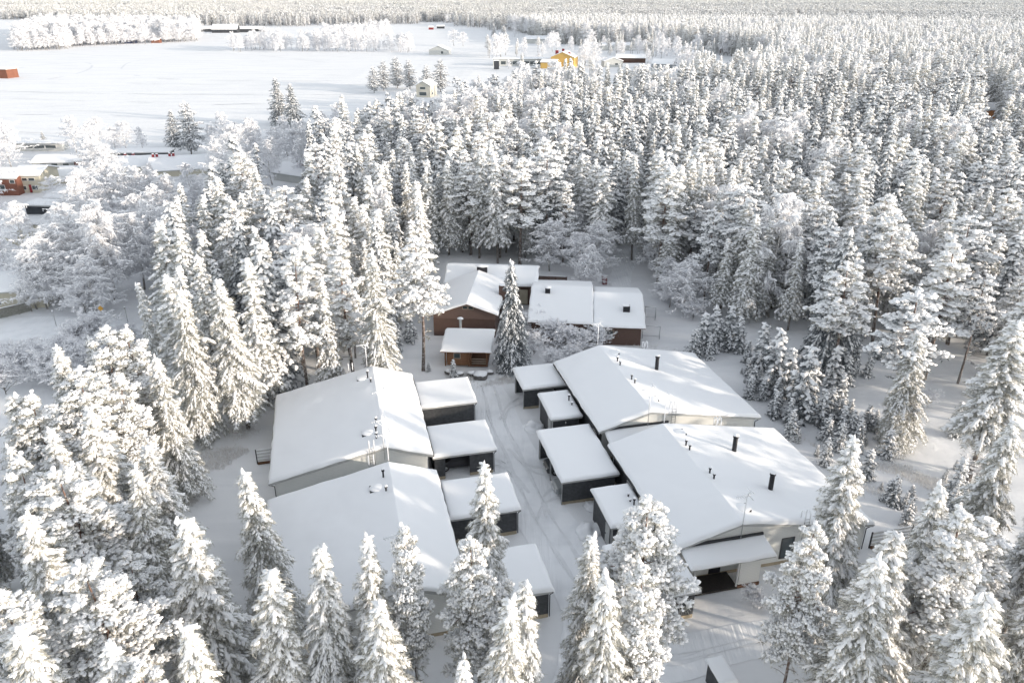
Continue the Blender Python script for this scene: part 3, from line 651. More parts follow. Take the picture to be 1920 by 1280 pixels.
# ---------------------------------------------------------------- brown house and log cabin
BRICK=siding('brown_brick',(.10,.058,.045),.09,.7,frost=(.13,.08,.065))
BROWNP=siding('brown_gable_boards',(.17,.11,.09),.14,.75,axis=0,frost=(.2,.135,.11))
CREAM=mat('cream_panel',(.5,.46,.36),.8,var=.15,vscale=2)
BTRIM=mat('light_brown_trim',(.35,.29,.23),.7)
BR_ROT=math.radians(-5)
ca,sa=math.cos(BR_ROT),math.sin(BR_ROT)
def ab(x,y): return (x*ca+y*sa,-x*sa+y*ca)
def unab(a,b): return (a*ca-b*sa,a*sa+b*ca)
def bhouse():
    O=(-6.,102.);ox,oy=unab(*O)
    r=thing('brown_house','rambling brown brick house with several joined snow roofs in the middle of the forest','house',ox,oy,BR_ROT)
    def g(px,py,z): p=ab(*at(px,py,z));return (p[0]-O[0],p[1]-O[1])
    # wing A: front gable
    aR=g(875,566,5.2)[0];yf=g(875,566,5.2)[1]+.4
    xl=g(806,640,0)[0]+.2;xr=g(932,588,3.7)[0]-.35
    rl,rr=xl-.5,xr+.45
    yb=yf+13
    f=ridge_f(aR,4.9,rl,3.0,rr,3.4)
    m=MB();m.prof([(xl,2.55),(xr,2.55),(xr,f(xr)-.14),(aR,f(aR)-.14),(xl,f(xl)-.14)],yf,yf+.2);m.build('gable_wall',BROWNP,r)
    m=MB();m.box(xl-.02,xr+.02,yf-.06,yf+.2,-.2,2.547);m.box(xr-.2,xr,yf+.203,yb,-.2,3.2);m.box(xl,xl+.2,yf+.203,yb,-.2,2.85);m.build('wall',BRICK,r)
    m=MB();m.prof([(rl,f(rl)),(aR,4.9),(rr,f(rr)),(rr,f(rr)-.13),(aR,4.77),(rl,f(rl)-.13)],yf-.5,yb,0)
    ro=m.build('roof',mat('brown_eave_trim',(.13,.09,.07),.7),r);snow_grid(rl-.05,rr+.05,yf-.55,yb,f,.33,kx=aR,seed=21).build('snow_cover',SNOW,ro)
    w=window(r,aR-.7,aR+.05,yf,f(aR)-.95,f(aR)-.42,-1,BTRIM);window(r,aR+.1,aR+.85,yf,f(aR)-.95,f(aR)-.42,-1,BTRIM)
    # wing C: back, slope towards camera
    e0=g(1005,534,3.4);t1=g(1005,499,5.2)
    yE=e0[1];yR=t1[1];xa=g(848,498,5.2)[0]-1;xb=e0[0]+.2
    fr=lambda x,y:(3.1+(y-yE)/(yR-yE)*1.8) if y<yR else 4.9-(y-yR)*.3
    def wing(xa,xb,yE,yR,fr,zw,seed,wall=BRICK):
        yB=yR+(yR-yE)*.9
        m=MB();m.prof([(yE,fr(0,yE)),(yR,fr(0,yR)),(yB,fr(0,yB)),(yB,fr(0,yB)-.14),(yR,fr(0,yR)-.14),(yE,fr(0,yE)-.14)],xa,xb,0,'x')
        ro=m.build('roof',MT['brown_eave_trim'],r);s=snow_grid(xa-.05,xb+.05,yE-.06,yB+.05,fr,.33,seed=seed);s.build('snow_cover',SNOW,ro)
        m=MB();m.prof([(yE+.5,-.2),(yB-.5,-.2),(yB-.5,fr(0,yB-.5)-.16),(yR,fr(0,yR)-.16),(yE+.5,fr(0,yE+.5)-.16)],xa+.5,xb-.5,0,'x');m.build('wall',wall,r);return ro
    roC=wing(xa,xb,yE,yR,fr,3,22)
    # vents/chimneys on C
    p=g(904,505,5.2);m=MB();m.box(p[0]-.75,p[0]+.75,p[1]-.4,p[1]+.4,4.3,5.7);m.blob((p[0],p[1],5.72),(.95,.6,.22),1,seed=2);m.build('chimney',[BLK,SNOW],roC)
    p=g(949,548,4.2);m=MB();m.box(p[0]-1.0,p[0]+.1,p[1]-.4,p[1]+.4,0,5.3);m.blob((p[0]-.45,p[1],5.32),(.6,.45,.15),1,seed=3);m.build('chimney',[BRICK,SNOW],r)
    # door and cream panel in the courtyard wall under wing C
    p=g(985,562,1.0);m=MB();m.box(p[0]-.9,p[0]+.3,yE+.42,yE+.49,.1,2.4);m.build('door',CREAM,r)
    m=MB();m.box(p[0]+.5,p[0]+1.6,yE+.42,yE+.49,.1,2.6);m.build('wall_panel',BROWNP,r)
    # wing B2, B3
    e=g(1112,604,3.3);t=g(1110,538,5.1);yE2=e[1];yR2=t[1];x2=e[0];x1=g(992,575,4)[0]
    fr2=lambda x,y:(3.0+(y-yE2)/(yR2-yE2)*1.8) if y<yR2 else 4.8-(y-yR2)*.25
    ro2=wing(x1,x2,yE2,yR2,fr2,3,23)
    e3=g(1211,612,3.0);t3=g(1202,550,4.7);x3=e3[0]
    yE3=e3[1];yR3=t3[1]
    fr3=lambda x,y:(2.7+(y-yE3)/(yR3-yE3)*1.7) if y<yR3 else 4.4-(y-yR3)*.25
    ro3=wing(x2+.07,x3,yE3,yR3,fr3,3,24)
    p=g(1027,545,5.0);m=MB();m.box(p[0]-.35,p[0]+.35,p[1]-.3,p[1]+.3,4.2,5.5);m.blob((p[0],p[1],5.5),(.5,.45,.25),1,seed=5);m.build('roof_vent',[BLK,SNOW],ro2)
    p=g(1175,575,4.4);m=MB();m.box(p[0]-.45,p[0]+.45,p[1]-.3,p[1]+.3,3.4,4.6);m.blob((p[0]-.2,p[1],4.6),(.6,.45,.2),1,seed=6);m.build('roof_vent',[BLK,SNOW],ro3)
    p=g(1027,545,5.0)
    for px in (1040,1068,1095):
        q=g(px,632,1.);window(r,q[0]-.8,q[0]+.8,yE2+.5,.8,2.2,-1,BTRIM)
    q=g(1140,635,1.);window(r,q[0]-.7,q[0]+.7,yE3+.5,.8,2.1,-1,BTRIM)
bhouse()
def cabin():
    LOG=siding('orange_logs',(.20,.095,.045),.22,.35,frost=(.27,.15,.085),edge=.9)
    c=at(877,688,0);O=(-5.55,c[1]+2.3);r=thing('log_cabin','small orange log cabin with a flat snowy roof and railed porch beside the tall spruce','cabin',O[0],O[1],math.radians(-3))
    w=3.05;m=MB();m.box(-w+.5,.3,-2.3,2.3,.25,2.3);m.build('wall',LOG,r)
    m=MB()
    for x in (-w+.35,.25):
        for z in np.arange(.35,2.2,.22): m.tube([(x,-2.62,z),(x,-2.2,z)],.1,0,8)
    m.build('log_ends',LOG,r)
    f=lambda x,y:(2.95-abs(y)*.24) if False else 2.35+ (y+2.9)*.13 if y<2.2 else 3.01-(y-2.2)*.3
    m=MB();m.prof([(-2.9,f(0,-2.9)),(2.2,f(0,2.2)),(3.2,f(0,3.2)),(3.2,f(0,3.2)-.12),(2.2,f(0,2.2)-.12),(-2.9,f(0,-2.9)-.12)],-w-.2,w+.1,0,'x')
    ro=m.build('roof',BROWNB,r);snow_grid(-w-.25,w+.15,-2.95,3.25,f,.25,seed=31).build('snow_cover',SNOW,ro)
    m=MB();m.box(.32,2.6,-2.3,2.3,.1,.25);m.build('porch_floor',BROWNB,r)
    for x in (.45,2.5):
        m=MB();m.tube([(x,-2.2,.1),(x,-2.2,2.3)],.09,0);m.build('porch_post',LOG,r)
    m=MB()
    for z in (.5,.8,1.1): m.tube([(.5,-2.2,z),(2.45,-2.2,z)],.06,0)
    m.build('railing',BTRIM,r)
    m=MB();m.box(.31,2.6,1.9,2.1,.25,2.3);m.build('back_wall',LOG,r)
    window(r,-1.7,-.8,-2.3,1.15,1.95,-1,BTRIM)
    m=MB();m.tube([(-1.4,3.35,1.5),(-1.4,3.35,4.2)],.16,0);m.blob((-1.4,3.35,4.25),(.4,.3,.2),1,seed=9);m.build('stovepipe',[FASC,SNOW],ro)
    STONE=mat('grey_boulder',(.18,.175,.17),.9,var=.4,vscale=3)
    for i,(px,py,s) in enumerate([(843,700,.45),(862,703,.4),(885,703,.45),(900,708,.75),(918,700,.4)]):
        p=at(px,py);t=thing('boulder',['grey boulder capped with snow at the left corner of the log cabin','small snow-capped boulder under the cabin wall','snow-capped boulder under the cabin railing','largest snow-covered boulder in front of the log cabin','boulder with thin snow at the right corner of the cabin'][i],'boulder',p[0],p[1],0,'boulders in front of the log cabin')
        m=MB();m.blob((0,0,.1),(s*1.2,s,s*.9),0,amp=.4,seed=i+2,flat=1);m.build('stone',STONE,t)
        m=MB();m.blob((0,0,.1+s*.55),(s*1.15,s*.95,s*.5),0,amp=.3,seed=i+2);m.build('snow_cap',SNOW,t)
cabin()
def board_fence(label,p0,p1,h,m_,slats=True,n=6,group=None,cat='fence'):
    cx,cy=(p0[0]+p1[0])/2,(p0[1]+p1[1])/2;L=math.hypot(p1[0]-p0[0],p1[1]-p0[1]);rz=math.atan2(p1[1]-p0[1],p1[0]-p0[0])
    r=thing('board_fence',label,cat,cx,cy,rz,group);m=MB()
    k=int(L/.16)
    for i in range(k): m.box(-L/2+i*L/k,-L/2+(i+.9)*L/k,-.02,.02,.05,h)
    m.box(-L/2,L/2,.021,.06,h*.25,h*.25+.1);m.box(-L/2,L/2,.021,.06,h*.8,h*.8+.1);m.build('boards',m_,r)
    for i in range(n):
        q=MB();x=-L/2+L*i/(n-1);q.box(x-.05,x+.05,.062,.16,-.1,h+.05);q.build('post',m_,r)
    q=MB();q.tube([(-L/2,0,h+.03),(0,0,h+.05),(L/2,0,h+.03)],.06,0,6);q.build('snow_cap',SNOW,r)
board_fence('dark brown board fence running right from the back of the brown house',at(1008,538),at(1062,540),1.9,BRICK)
board_fence('weathered grey board fence by the road at the left edge',at(-60,612),at(60,583),1.5,mat('weathered_boards',(.22,.22,.2),.9,var=.3,vscale=3))
# soccer goals
def goal(label,px,py,px2,py2,h=1.9):
    p,q=at(px,py),at(px2,py2);cx,cy=(p[0]+q[0])/2,(p[1]+q[1])/2;L=math.hypot(q[0]-p[0],q[1]-p[1]);rz=math.atan2(q[1]-p[1],q[0]-p[0])
    r=thing('football_goal',label,'goal',cx,cy,rz,'small football goals right of the brown house')
    m=MB();m.tube([(-L/2,0,0),(-L/2,0,h),(L/2,0,h),(L/2,0,0)],.05,0,6);m.build('frame',STEEL,r)
    m=MB();m.tube([(-L/2,0,h),(-L/2,1,0),(L/2,1,0),(L/2,0,h)],.03,0,6);m.build('back_stay',STEEL,r)
    m=MB();m.tube([(-L/2,0,h+.06),(L/2,0,h+.06)],.05,0,6);m.build('snow_on_bar',SNOW,r)
goal('frosted football goal beside the right end of the brown house, nearer one',1204,634,1236,636)
goal('frosted football goal on the snowy yard behind the nearer one',1208,598,1228,600)
def boxsign(name,label,cat,px,py,h,w,col,group=None,diamond=False):
    p=at(px,py);r=thing(name,label,cat,p[0],p[1],0,group)
    m=MB();m.tube([(0,0,-.1),(0,0,h)],.045,0,6);m.build('pole',STEEL,r)
    m=MB()
    if diamond: m.prof([(-w,h-w),(0,h-2*w),(w,h-w),(0,h)],-.08,-.05)
    else: m.box(-w,w,-.08,-.05,h-2*w,h)
    m.build('sign_plate',mat('sign_'+label.split()[0],col,.6),r)
    m=MB();m.blob((0,0,h+.03),(.14,.12,.1),0,amp=.2,seed=px);m.build('snow_cap',SNOW,r)
boxsign('road_sign','yellow diamond road sign on a thin pole beside the left road','road sign',196,608,2.9,.42,(.6,.33,.06),diamond=True)
boxsign('road_sign','grey narrow marker post beside the left road','road sign',240,605,2.4,.12,(.25,.25,.25))
boxsign('road_sign','frosty thin marker pole near the fork of the left road','road sign',106,612,2.4,.1,(.5,.5,.52))
p=at(1133,532);t=thing('red_bin','small dark red box with snow on top beside the forest path','box',p[0],p[1],.2)
MB().box(-.35,.35,-.35,.35,0,1.3).build('body',mat('dark_red_paint',(.16,.03,.03),.6),t);m=MB();m.blob((0,0,1.32),(.4,.4,.15),0,amp=.1);m.build('snow_cap',SNOW,t)
# ---------------------------------------------------------------- village and far buildings
simple_fp=[]
def simple_house(name,label,cat,px,py,w,d,h,rise,rot,wall,axis='x',wins=(),chim=(),z_over=.4,group=None,th=.35,base=None,side_w=(),trim=None,lean=0):
    p=at(px,py);rz=math.radians(rot)
    if group==VG and cat in('house','shed') and name in('bungalow','brick_annex'): h*=.72;wins=[(q[0],q[1],q[2]*.7,q[3]*.75) for q in wins]
    # p is the middle of the wall facing the camera
    cx,cy=p[0]-math.sin(rz)*d/2*1,p[1]+math.cos(rz)*d/2
    r=thing(name,label,cat,cx,cy,rz,group);hw,hd=w/2,d/2;simple_fp.append((cx,cy,max(w,d)/2+1.5))
    tr=trim or FASC
    if axis=='x':
        f=lambda x,y:h+rise*(1-abs(y)/hd)
        m=MB();m.prof([(-hd,-.2),(hd,-.2),(hd,h),(0,h+rise),(-hd,h)],-hw,hw,0,'x');m.build('wall',wall,r)
        o=z_over;zz=h-rise*o/hd
        m=MB();m.prof([(-hd-o,zz+.03),(0,h+rise+.03),(hd+o,zz+.03),(hd+o,zz-.15),(hd,h-.15),(hd,h+.002),(0,h+rise+.003),(-hd,h+.002),(-hd,h-.15),(-hd-o,zz-.15)],-hw-o,hw+o,0,'x')
        f2=lambda x,y:h+.03+rise*(1-abs(y)/hd)
    elif axis=='y':
        m=MB();m.prof([(-hw,-.2),(hw,-.2),(hw,h),(0,h+rise),(-hw,h)],-hd,hd,0);m.build('wall',wall,r)
        o=z_over;zz=h-rise*o/hw
        m=MB();m.prof([(-hw-o,zz+.03),(0,h+rise+.03),(hw+o,zz+.03),(hw+o,zz-.15),(hw,h-.15),(hw,h+.002),(0,h+rise+.003),(-hw,h+.002),(-hw,h-.15),(-hw-o,zz-.15)],-hd-o,hd+o,0)
        f2=lambda x,y:h+.03+rise*(1-abs(x)/hw)
    else:
        m=MB();m.box(-hw,hw,-hd,hd,-.2,h);m.build('wall',wall,r);o=z_over
        m=MB();m.box(-hw-o,hw+o,-hd-o,hd+o,h+.003,h+.25);f2=lambda x,y:h+.25
    ro=m.build('roof',tr,r)
    snow_grid(-hw-o,hw+o,-hd-o,hd+o,f2,th,seed=px,step=max(1.,w/12),kx=0 if axis=='y' else None,amp=.08).build('snow_cover',SNOW,ro)
    for a in wins: window(r,a[0],a[1],-hd,a[2],a[3],-1,WFRAME,fw=.1)
    for a in side_w: window_x(r,a[0],a[1],hw if len(a)<5 else -hw,a[2],a[3],1 if len(a)<5 else -1,WFRAME,fw=.1)
    for (x,y,hh,mt,s) in chim:
        m=MB();m.box(x-s,x+s,y-s,y+s,f2(x,y)-.5,f2(x,y)+hh,0);m.blob((x,y,f2(x,y)+hh+.02),(s*1.1,s*1.1,.18),1,amp=.1);m.build('chimney',[mt,SNOW],ro)
    return r
REDB=siding('red_brick',(.19,.075,.05),.12,.8,frost=(.23,.10,.07))
CRM=mat('cream_render',(.54,.51,.42),.85,var=.1)
BEI=mat('beige_render',(.52,.5,.44),.85,var=.1)
YEL=mat('yellow_boards',(.56,.37,.12),.8,var=.12,vscale=.6)
RCH=mat('red_chimney_sheet',(.23,.025,.03),.5)
ORG=mat('red_ochre_boards',(.2,.085,.055),.85,var=.15)
BRN=mat('dark_brown_boards',(.08,.045,.035),.85,var=.2)
GRW=mat('grey_white_boards',(.5,.51,.5),.8,var=.1)
DKW=mat('charcoal_boards',(.05,.055,.065),.85,var=.2)
VG='village houses at the left edge'
def W(n,x0,step,wd,z0,z1): return [(x0+i*step,x0+i*step+wd,z0,z1) for i in range(n)]
simple_house('apartment_house','red brick end of the two-storey terrace at the left edge','house',8,366,7.,10,4.,1.2,3,REDB,'x',wins=[(-.5,.7,1.,2.4),(2,3.2,2.7,3.6)],group=VG,th=.3)
simple_house('apartment_house','cream two-storey terrace block with balcony windows and a red door at the left edge','house',55,361,6.2,9,4.1,1.2,3,CRM,'x',wins=[(-2.6,-1.2,2.7,3.5),(-1.,.3,2.7,3.5),(.5,2.0,2.7,3.5),(-2.6,-.3,.6,1.6),(.9,2.3,.6,1.7)],group=VG,th=.3)
p=at(60,361);t=thing('entrance_door','dark red entrance door of the cream terrace block','door',p[0],p[1]-.16,math.radians(3))
MB().box(-.28,.28,0,.06,.0,1.9).build('leaf',RCH,t)
simple_house('bungalow','long low bungalow with grey windows under snow behind the terrace block','house',115,315,15,8,2.2,1.2,3,GRW,'x',wins=W(4,-5.5,3,1.8,.8,1.7),group=VG,th=.3)
simple_house('brick_annex','small red brick annex at the end of the low bungalow','house',153,316,3.2,4,2.6,.2,3,REDB,'f',group=VG,th=.25)
simple_house('bungalow','white-roofed cream bungalow between the birches, right of the terrace block','house',128,344,14,9,2.3,1.5,3,CRM,'x',wins=[(2.8,4.3,.8,1.8)],group=VG,th=.3)
simple_house('bungalow','beige bungalow with a hipped snow roof and large dark window in front of the village','house',118,385,8,7,2.3,1.4,-8,BEI,'x',wins=[(.4,1.7,.6,1.9),(1.9,3.0,.6,1.9)],group=VG,th=.3)
simple_house('long_shed','very long low shed with a dark front at the edge of the field, left','shed',74,283,14,4,2.0,.2,2,GRW,'f',wins=W(3,-4.8,3.4,3.2,.7,1.7),group=VG,th=.3)
simple_house('long_shed','long low carport with a dark open front below the dark pine at the field edge','shed',263,301,16,5,2.0,.4,4,DKW,'f',group=VG,th=.35)
simple_house('bungalow','snow-roofed bungalow with two red chimney caps behind the birches','house',250,325,18,11,2.4,1.6,10,CRM,'x',chim=[(-3,1,.9,RCH,.3),(-1,1,.9,RCH,.3)],group=VG,th=.3)
simple_house('bungalow','broad snow-roofed house with four red chimney caps left of the dark spruce','house',340,330,15,12,2.4,2.2,18,CRM,'x',chim=[(-6.5,0,.9,RCH,.3),(-5.6,0,.9,RCH,.3),(-2.5,0,.9,RCH,.3),(-1.6,0,.9,RCH,.3)],group=VG,th=.3)
simple_house('bungalow','snow-roofed house with a pair of red chimney caps beside the left spruce wood','house',540,340,10,9,2.6,1.6,-30,GRW,'x',chim=[(1,-1,.8,RCH,.3),(1.8,-1,.8,RCH,.3)],group=VG,th=.3)
simple_house('small_shed','pale shed with a dark opening half hidden among the birches','shed',236,352,6,5,2,.5,5,GRW,'x',wins=[(-2.3,2.3,.5,1.6)],group=VG,th=.3)
simple_house('small_shed','low snow-roofed shed between the village birches, below the beige bungalow','shed',75,402,6,4,1.8,.3,-6,DKW,'f',group=VG,th=.3)
simple_house('small_house','yellowish house wall behind the big birches at the left edge','house',-2,470,7,7,3.,1.4,-12,CRM,'x',wins=[(1,1.8,1.,2.)],group=VG)
simple_house('small_house','pale yellow house behind the grey fence at the left edge','house',15,580,11,7,3.0,1.6,15,CRM,'x',wins=[(-1.5,-.6,.8,1.9)],group=VG)
simple_house('grey_shed','small grey-green shed with a snow roof beside the garden path left of the spruces','shed',236,472,4.6,5,2.2,.9,15,mat('grey_green_boards',(.17,.19,.18),.85,var=.2),'y',group=VG)
simple_house('field_barn','red ochre barn standing alone at the left edge of the field','barn',2,147,9,8,4.6,.6,-12,ORG,'f',th=.3)
simple_house('white_house','pale two-storey house with a glazed front and gabled snow roof at the field edge','house',794,182,6.8,9,5.0,1.8,-14,BEI,'y',wins=[(-2.,1.6,.5,2.2),(-1.6,1.2,3.2,4.4)],side_w=[(-2.5,-.8,.8,2.)])
simple_house('grey_gabled_house','pale grey gabled building behind the spruces, right of the white field house','house',900,180,11,10,2.8,2.2,-12,mat('pale_olive_render',(.27,.27,.235),.85),'y')
YH=simple_house('yellow_house','bright yellow two-storey house with a snow roof in the far clearing','house',1054,127,15,15,6.2,3.0,-14,YEL,'y',wins=[],chim=[(-4.6,-2,2.6,RCH,.9),(-1.5,3,2.,RCH,.7),(3.6,-3.,1.2,RCH,.6)])
simple_house('yellow_annex','low yellow annex with a slanting snow roof on the left side of the yellow house','house',1028,129,10,9,3.8,1.2,-14,YEL,'x')
simple_house('long_low_building','long low building with dark glass front left of the yellow house','building',985,124,42,10,4.0,.2,0,GRW,'f',wins=W(9,-16,3.8,3.4,.8,3.),th=.5)
simple_house('grey_bungalow','grey gabled bungalow with snow roof right of the yellow house','house',1150,126,12,10,3.6,2.0,5,GRW,'y',wins=[(1,3,1,2.4)],th=.4)
simple_house('grey_bungalow','long snow-roofed house behind the grey gabled bungalow','house',1182,118,20,10,3.2,2.2,-8,BRN,'x',th=.4)
simple_house('grey_bungalow','grey house with a steep snow roof at the right of the far clearing','house',1240,131,13,11,3.4,2.4,-25,mat('blue_grey_boards',(.25,.27,.29),.8),'x',th=.4)
simple_house('grey_bungalow','small snowy house at the right end of the far clearing by the lane','house',1315,108,14,9,3.,1.5,0,GRW,'x',th=.4)
simple_house('far_house','snow-covered roof behind the long low building','house',1015,82,30,14,4,2.2,0,GRW,'x',th=.5)
simple_house('far_house','snow-covered roof behind the trees right of the yellow house','house',1170,95,36,12,4,2.0,0,GRW,'x',th=.5)
simple_house('small_white_house','small white house with a blue door in the middle of the far field','house',822,103,15,10,3.4,3.,-10,GRW,'y',wins=[(2,4,.6,2.6)],th=.4)
simple_house('red_farmhouse','dark red farmhouse with a gabled snow roof at the far forest edge','house',948,49,30,16,5,4.,-10,mat('falu_red_boards',(.2,.03,.03),.85),'x',wins=W(3,-10,7,3,1,3),th=.6)
simple_house('field_hut','tiny red hut on the far field','hut',808,56,6,5,3,1.4,0,mat('falu_red_boards',(.2,.03,.03),.85),'x',th=.3)
simple_house('field_hut','tiny dark hut under a frosted tree on the far field','hut',826,54,10,6,3,1.4,0,DKW,'x',th=.4)
FG='dark farm buildings at the far edge of the field'
simple_house('farm_building','long low dark barn, leftmost of the farm row','barn',388,60,32,14,3.6,2.6,2,DKW,'x',th=.6,group=FG)
simple_house('farm_building','dark farm house with the highest snow roof in the middle of the farm row','barn',421,62,30,14,4,5,2,DKW,'x',th=.6,group=FG)
simple_house('farm_building','dark farm building with a small gable at the right of the farm row','barn',462,61,36,14,4,3.,2,DKW,'x',th=.6,group=FG)
simple_house('field_hut','small blue-black hut with a snow roof in the frosted grove','hut',240,82,13,8,3.4,3,10,mat('blue_black_boards',(.035,.045,.09),.8),'x',th=.4)
simple_house('field_hut','small rusty brown hut at the edge of the frosted grove','hut',291,81,8,6,3,1,0,ORG,'x',th=.4)
simple_house('orange_house','orange house wall and snow roof glimpsed among the pines at the right edge','house',1858,222,7,7,3.2,1.8,-20,mat('orange_boards',(.5,.22,.09),.8),'x')
simple_house('hidden_house','snow-covered roof glimpsed among the trees in the middle of the forest','house',918,322,10,8,3.,1.6,-20,GRW,'x')
# parked things by the far yard
p=at(931,130);t=thing('container','dark grey upright container beside the far yard','container',p[0],p[1]);MB().box(-1.6,1.6,-1.5,1.5,0,5).build('body',DKW,t);MB().box(-1.7,1.7,-1.6,1.6,5.003,5.3).build('snow_cap',SNOW,t)
p=at(983,131);t=thing('van','blue-grey van standing in the far yard behind the small spruce','van',p[0],p[1],.1)
MB().prof([(-2.6,.4),(-2.6,2.2),(1.5,2.2),(2.2,1.3),(2.8,1.1),(2.8,.4)],-1,1).build('body',mat('van_paint',(.2,.27,.36),.4),t);MB().box(-2.5,1.4,-.9,.9,2.203,2.4).build('snow_cap',SNOW,t)
for wx in (-1.7,1.9):
    MB().tube([(wx,-1.02,.4),(wx,1.02,.4)],.4,0,12).build('wheel',MT['tyre_rubber'],t)
# gate in far field
for i,(px,py) in enumerate([(893,83),(903,83),(911,83)]): pass
# ---------------------------------------------------------------- ground
def in_poly(x,y,P):
    c=False;n=len(P);j=n-1
    for i in range(n):
        xi,yi=P[i];xj,yj=P[j]
        if (yi>y)!=(yj>y) and x<(xj-xi)*(y-yi)/(yj-yi)+xi: c=not c
        j=i
    return c
def sm(a,b,x):
    t=min(1,max(0,(x-a)/(b-a)));return t*t*(3-2*t)
def ground_z(x,y):
    u,v=uv((x,y))
    # calm where buildings and the driveway stand
    k=min(sm(0,6,max(-9-v,v-43,35-u,u-82)),sm(0,8,math.hypot(max(0,abs(x)-24),max(0,abs(y-103)-17))+0.0))
    r=math.hypot(x,y);far=1-sm(400,900,r)
    z=k*far*(.35*mnoise.noise(Vector((x*.06,y*.06,0)))+.12*mnoise.noise(Vector((x*.3,y*.3,2))))
    z+=.035*mnoise.noise(Vector((x*.7,y*.7,7)))*(1 if r<250 else 0)
    # banks along the driveway
    if 33<u<84:
        b=math.exp(-((v-13.9)/.35)**2)*.0
        z+=.12*sm(.0,1,.5+mnoise.noise(Vector((u*.5,v*.5,3))))*math.exp(-((v-18.9)/.8)**2)
    return z-.06
def axis_pts(lo,hi,fine0,fine1,s):
    L=list(np.arange(fine0,fine1+s,s));d=s
    x=fine0
    while x>lo: d*=1.14;x-=d;L.insert(0,x)
    d=s;x=fine1
    while x<hi: d*=1.14;x+=d;L.append(x)
    return L
GX=axis_pts(-22000,22000,-75,75,.75);GY=axis_pts(-3000,24000,5,130,.75)
V=[(x,y,ground_z(x,y)) for y in GY for x in GX];nx=len(GX)
Fc=[[j*nx+i,j*nx+i+1,(j+1)*nx+i+1,(j+1)*nx+i] for j in range(len(GY)-1) for i in range(nx-1)]
def ground_mat():
    m=bpy.data.materials.new('snow_ground');m.use_nodes=True;n,l=nodes(m);p=n['Principled BSDF'];p.inputs['Roughness'].default_value=.8;p.inputs['Specular IOR Level'].default_value=.2
    tc=n.new('ShaderNodeTexCoord')
    def noise(s,d=6,vec=None,dist=0):
        t=n.new('ShaderNodeTexNoise');t.inputs['Scale'].default_value=s;t.inputs['Detail'].default_value=d;t.inputs['Distortion'].default_value=dist;l.new(vec or tc.outputs['Object'],t.inputs['Vector']);return t.outputs[0]
    # wind crust streaks on the fields and small pocks everywhere
    mp=n.new('ShaderNodeMapping');mp.inputs['Scale'].default_value=(.25,1.6,1);mp.inputs['Rotation'].default_value=(0,0,.06);l.new(tc.outputs['Object'],mp.inputs['Vector'])
    a=noise(1.6,8);b=noise(.12,5,mp.outputs[0],1.2);c=noise(.35,4)
    def math_(op,x,y):
        q=n.new('ShaderNodeMath');q.operation=op
        for i,s in enumerate((x,y)):
            if isinstance(s,(int,float)): q.inputs[i].default_value=s
            else: l.new(s,q.inputs[i])
        return q.outputs[0]
    h=math_('ADD',math_('MULTIPLY',a,.10),math_('ADD',math_('MULTIPLY',b,.5),math_('MULTIPLY',c,.35)))
    bp=n.new('ShaderNodeBump');bp.inputs['Strength'].default_value=.55;bp.inputs['Distance'].default_value=.6;l.new(h,bp.inputs['Height']);l.new(bp.outputs[0],p.inputs['Normal'])
    mx=n.new('ShaderNodeMix');mx.data_type='RGBA';mx.inputs[6].default_value=(.80,.81,.83,1);mx.inputs[7].default_value=(.70,.715,.74,1)
    mr=n.new('ShaderNodeMapRange');mr.inputs[1].default_value=.45;mr.inputs[2].default_value=.75;l.new(b,mr.inputs[0]);l.new(mr.outputs[0],mx.inputs[0]);l.new(mx.outputs[2],p.inputs['Base Color'])
    return m
GM=ground_mat()
g=bpy.data.objects.new('ground',mesh_np('ground',V,Fc,None,[GM]));COL.objects.link(g);tag(g,kind='structure')
def drive_mat():
    m=bpy.data.materials.new('packed_snow');m.use_nodes=True;n,l=nodes(m);p=n['Principled BSDF'];p.inputs['Roughness'].default_value=.7
    tc=n.new('ShaderNodeTexCoord');mp=n.new('ShaderNodeMapping');mp.inputs['Scale'].default_value=(1,.06,1);l.new(tc.outputs['Object'],mp.inputs['Vector'])
    t=n.new('ShaderNodeTexNoise');t.inputs['Scale'].default_value=2.4;t.inputs['Detail'].default_value=7;t.inputs['Distortion'].default_value=.3;l.new(mp.outputs[0],t.inputs['Vector'])
    t2=n.new('ShaderNodeTexNoise');t2.inputs['Scale'].default_value=.5;t2.inputs['Detail'].default_value=8;l.new(tc.outputs['Object'],t2.inputs['Vector'])
    mr=n.new('ShaderNodeMapRange');mr.inputs[1].default_value=.45;mr.inputs[2].default_value=.8;l.new(t2.outputs[0],mr.inputs[0])
    mx=n.new('ShaderNodeMix');mx.data_type='RGBA';mx.inputs[6].default_value=(.86,.875,.9,1);mx.inputs[7].default_value=(.72,.74,.77,1);l.new(mr.outputs[0],mx.inputs[0]);l.new(mx.outputs[2],p.inputs['Base Color'])
    b=n.new('ShaderNodeBump');b.inputs['Strength'].default_value=.9;b.inputs['Distance'].default_value=.15;l.new(t.outputs[0],b.inputs['Height']);l.new(b.outputs[0],p.inputs['Normal'])
    return m
DM=drive_mat()
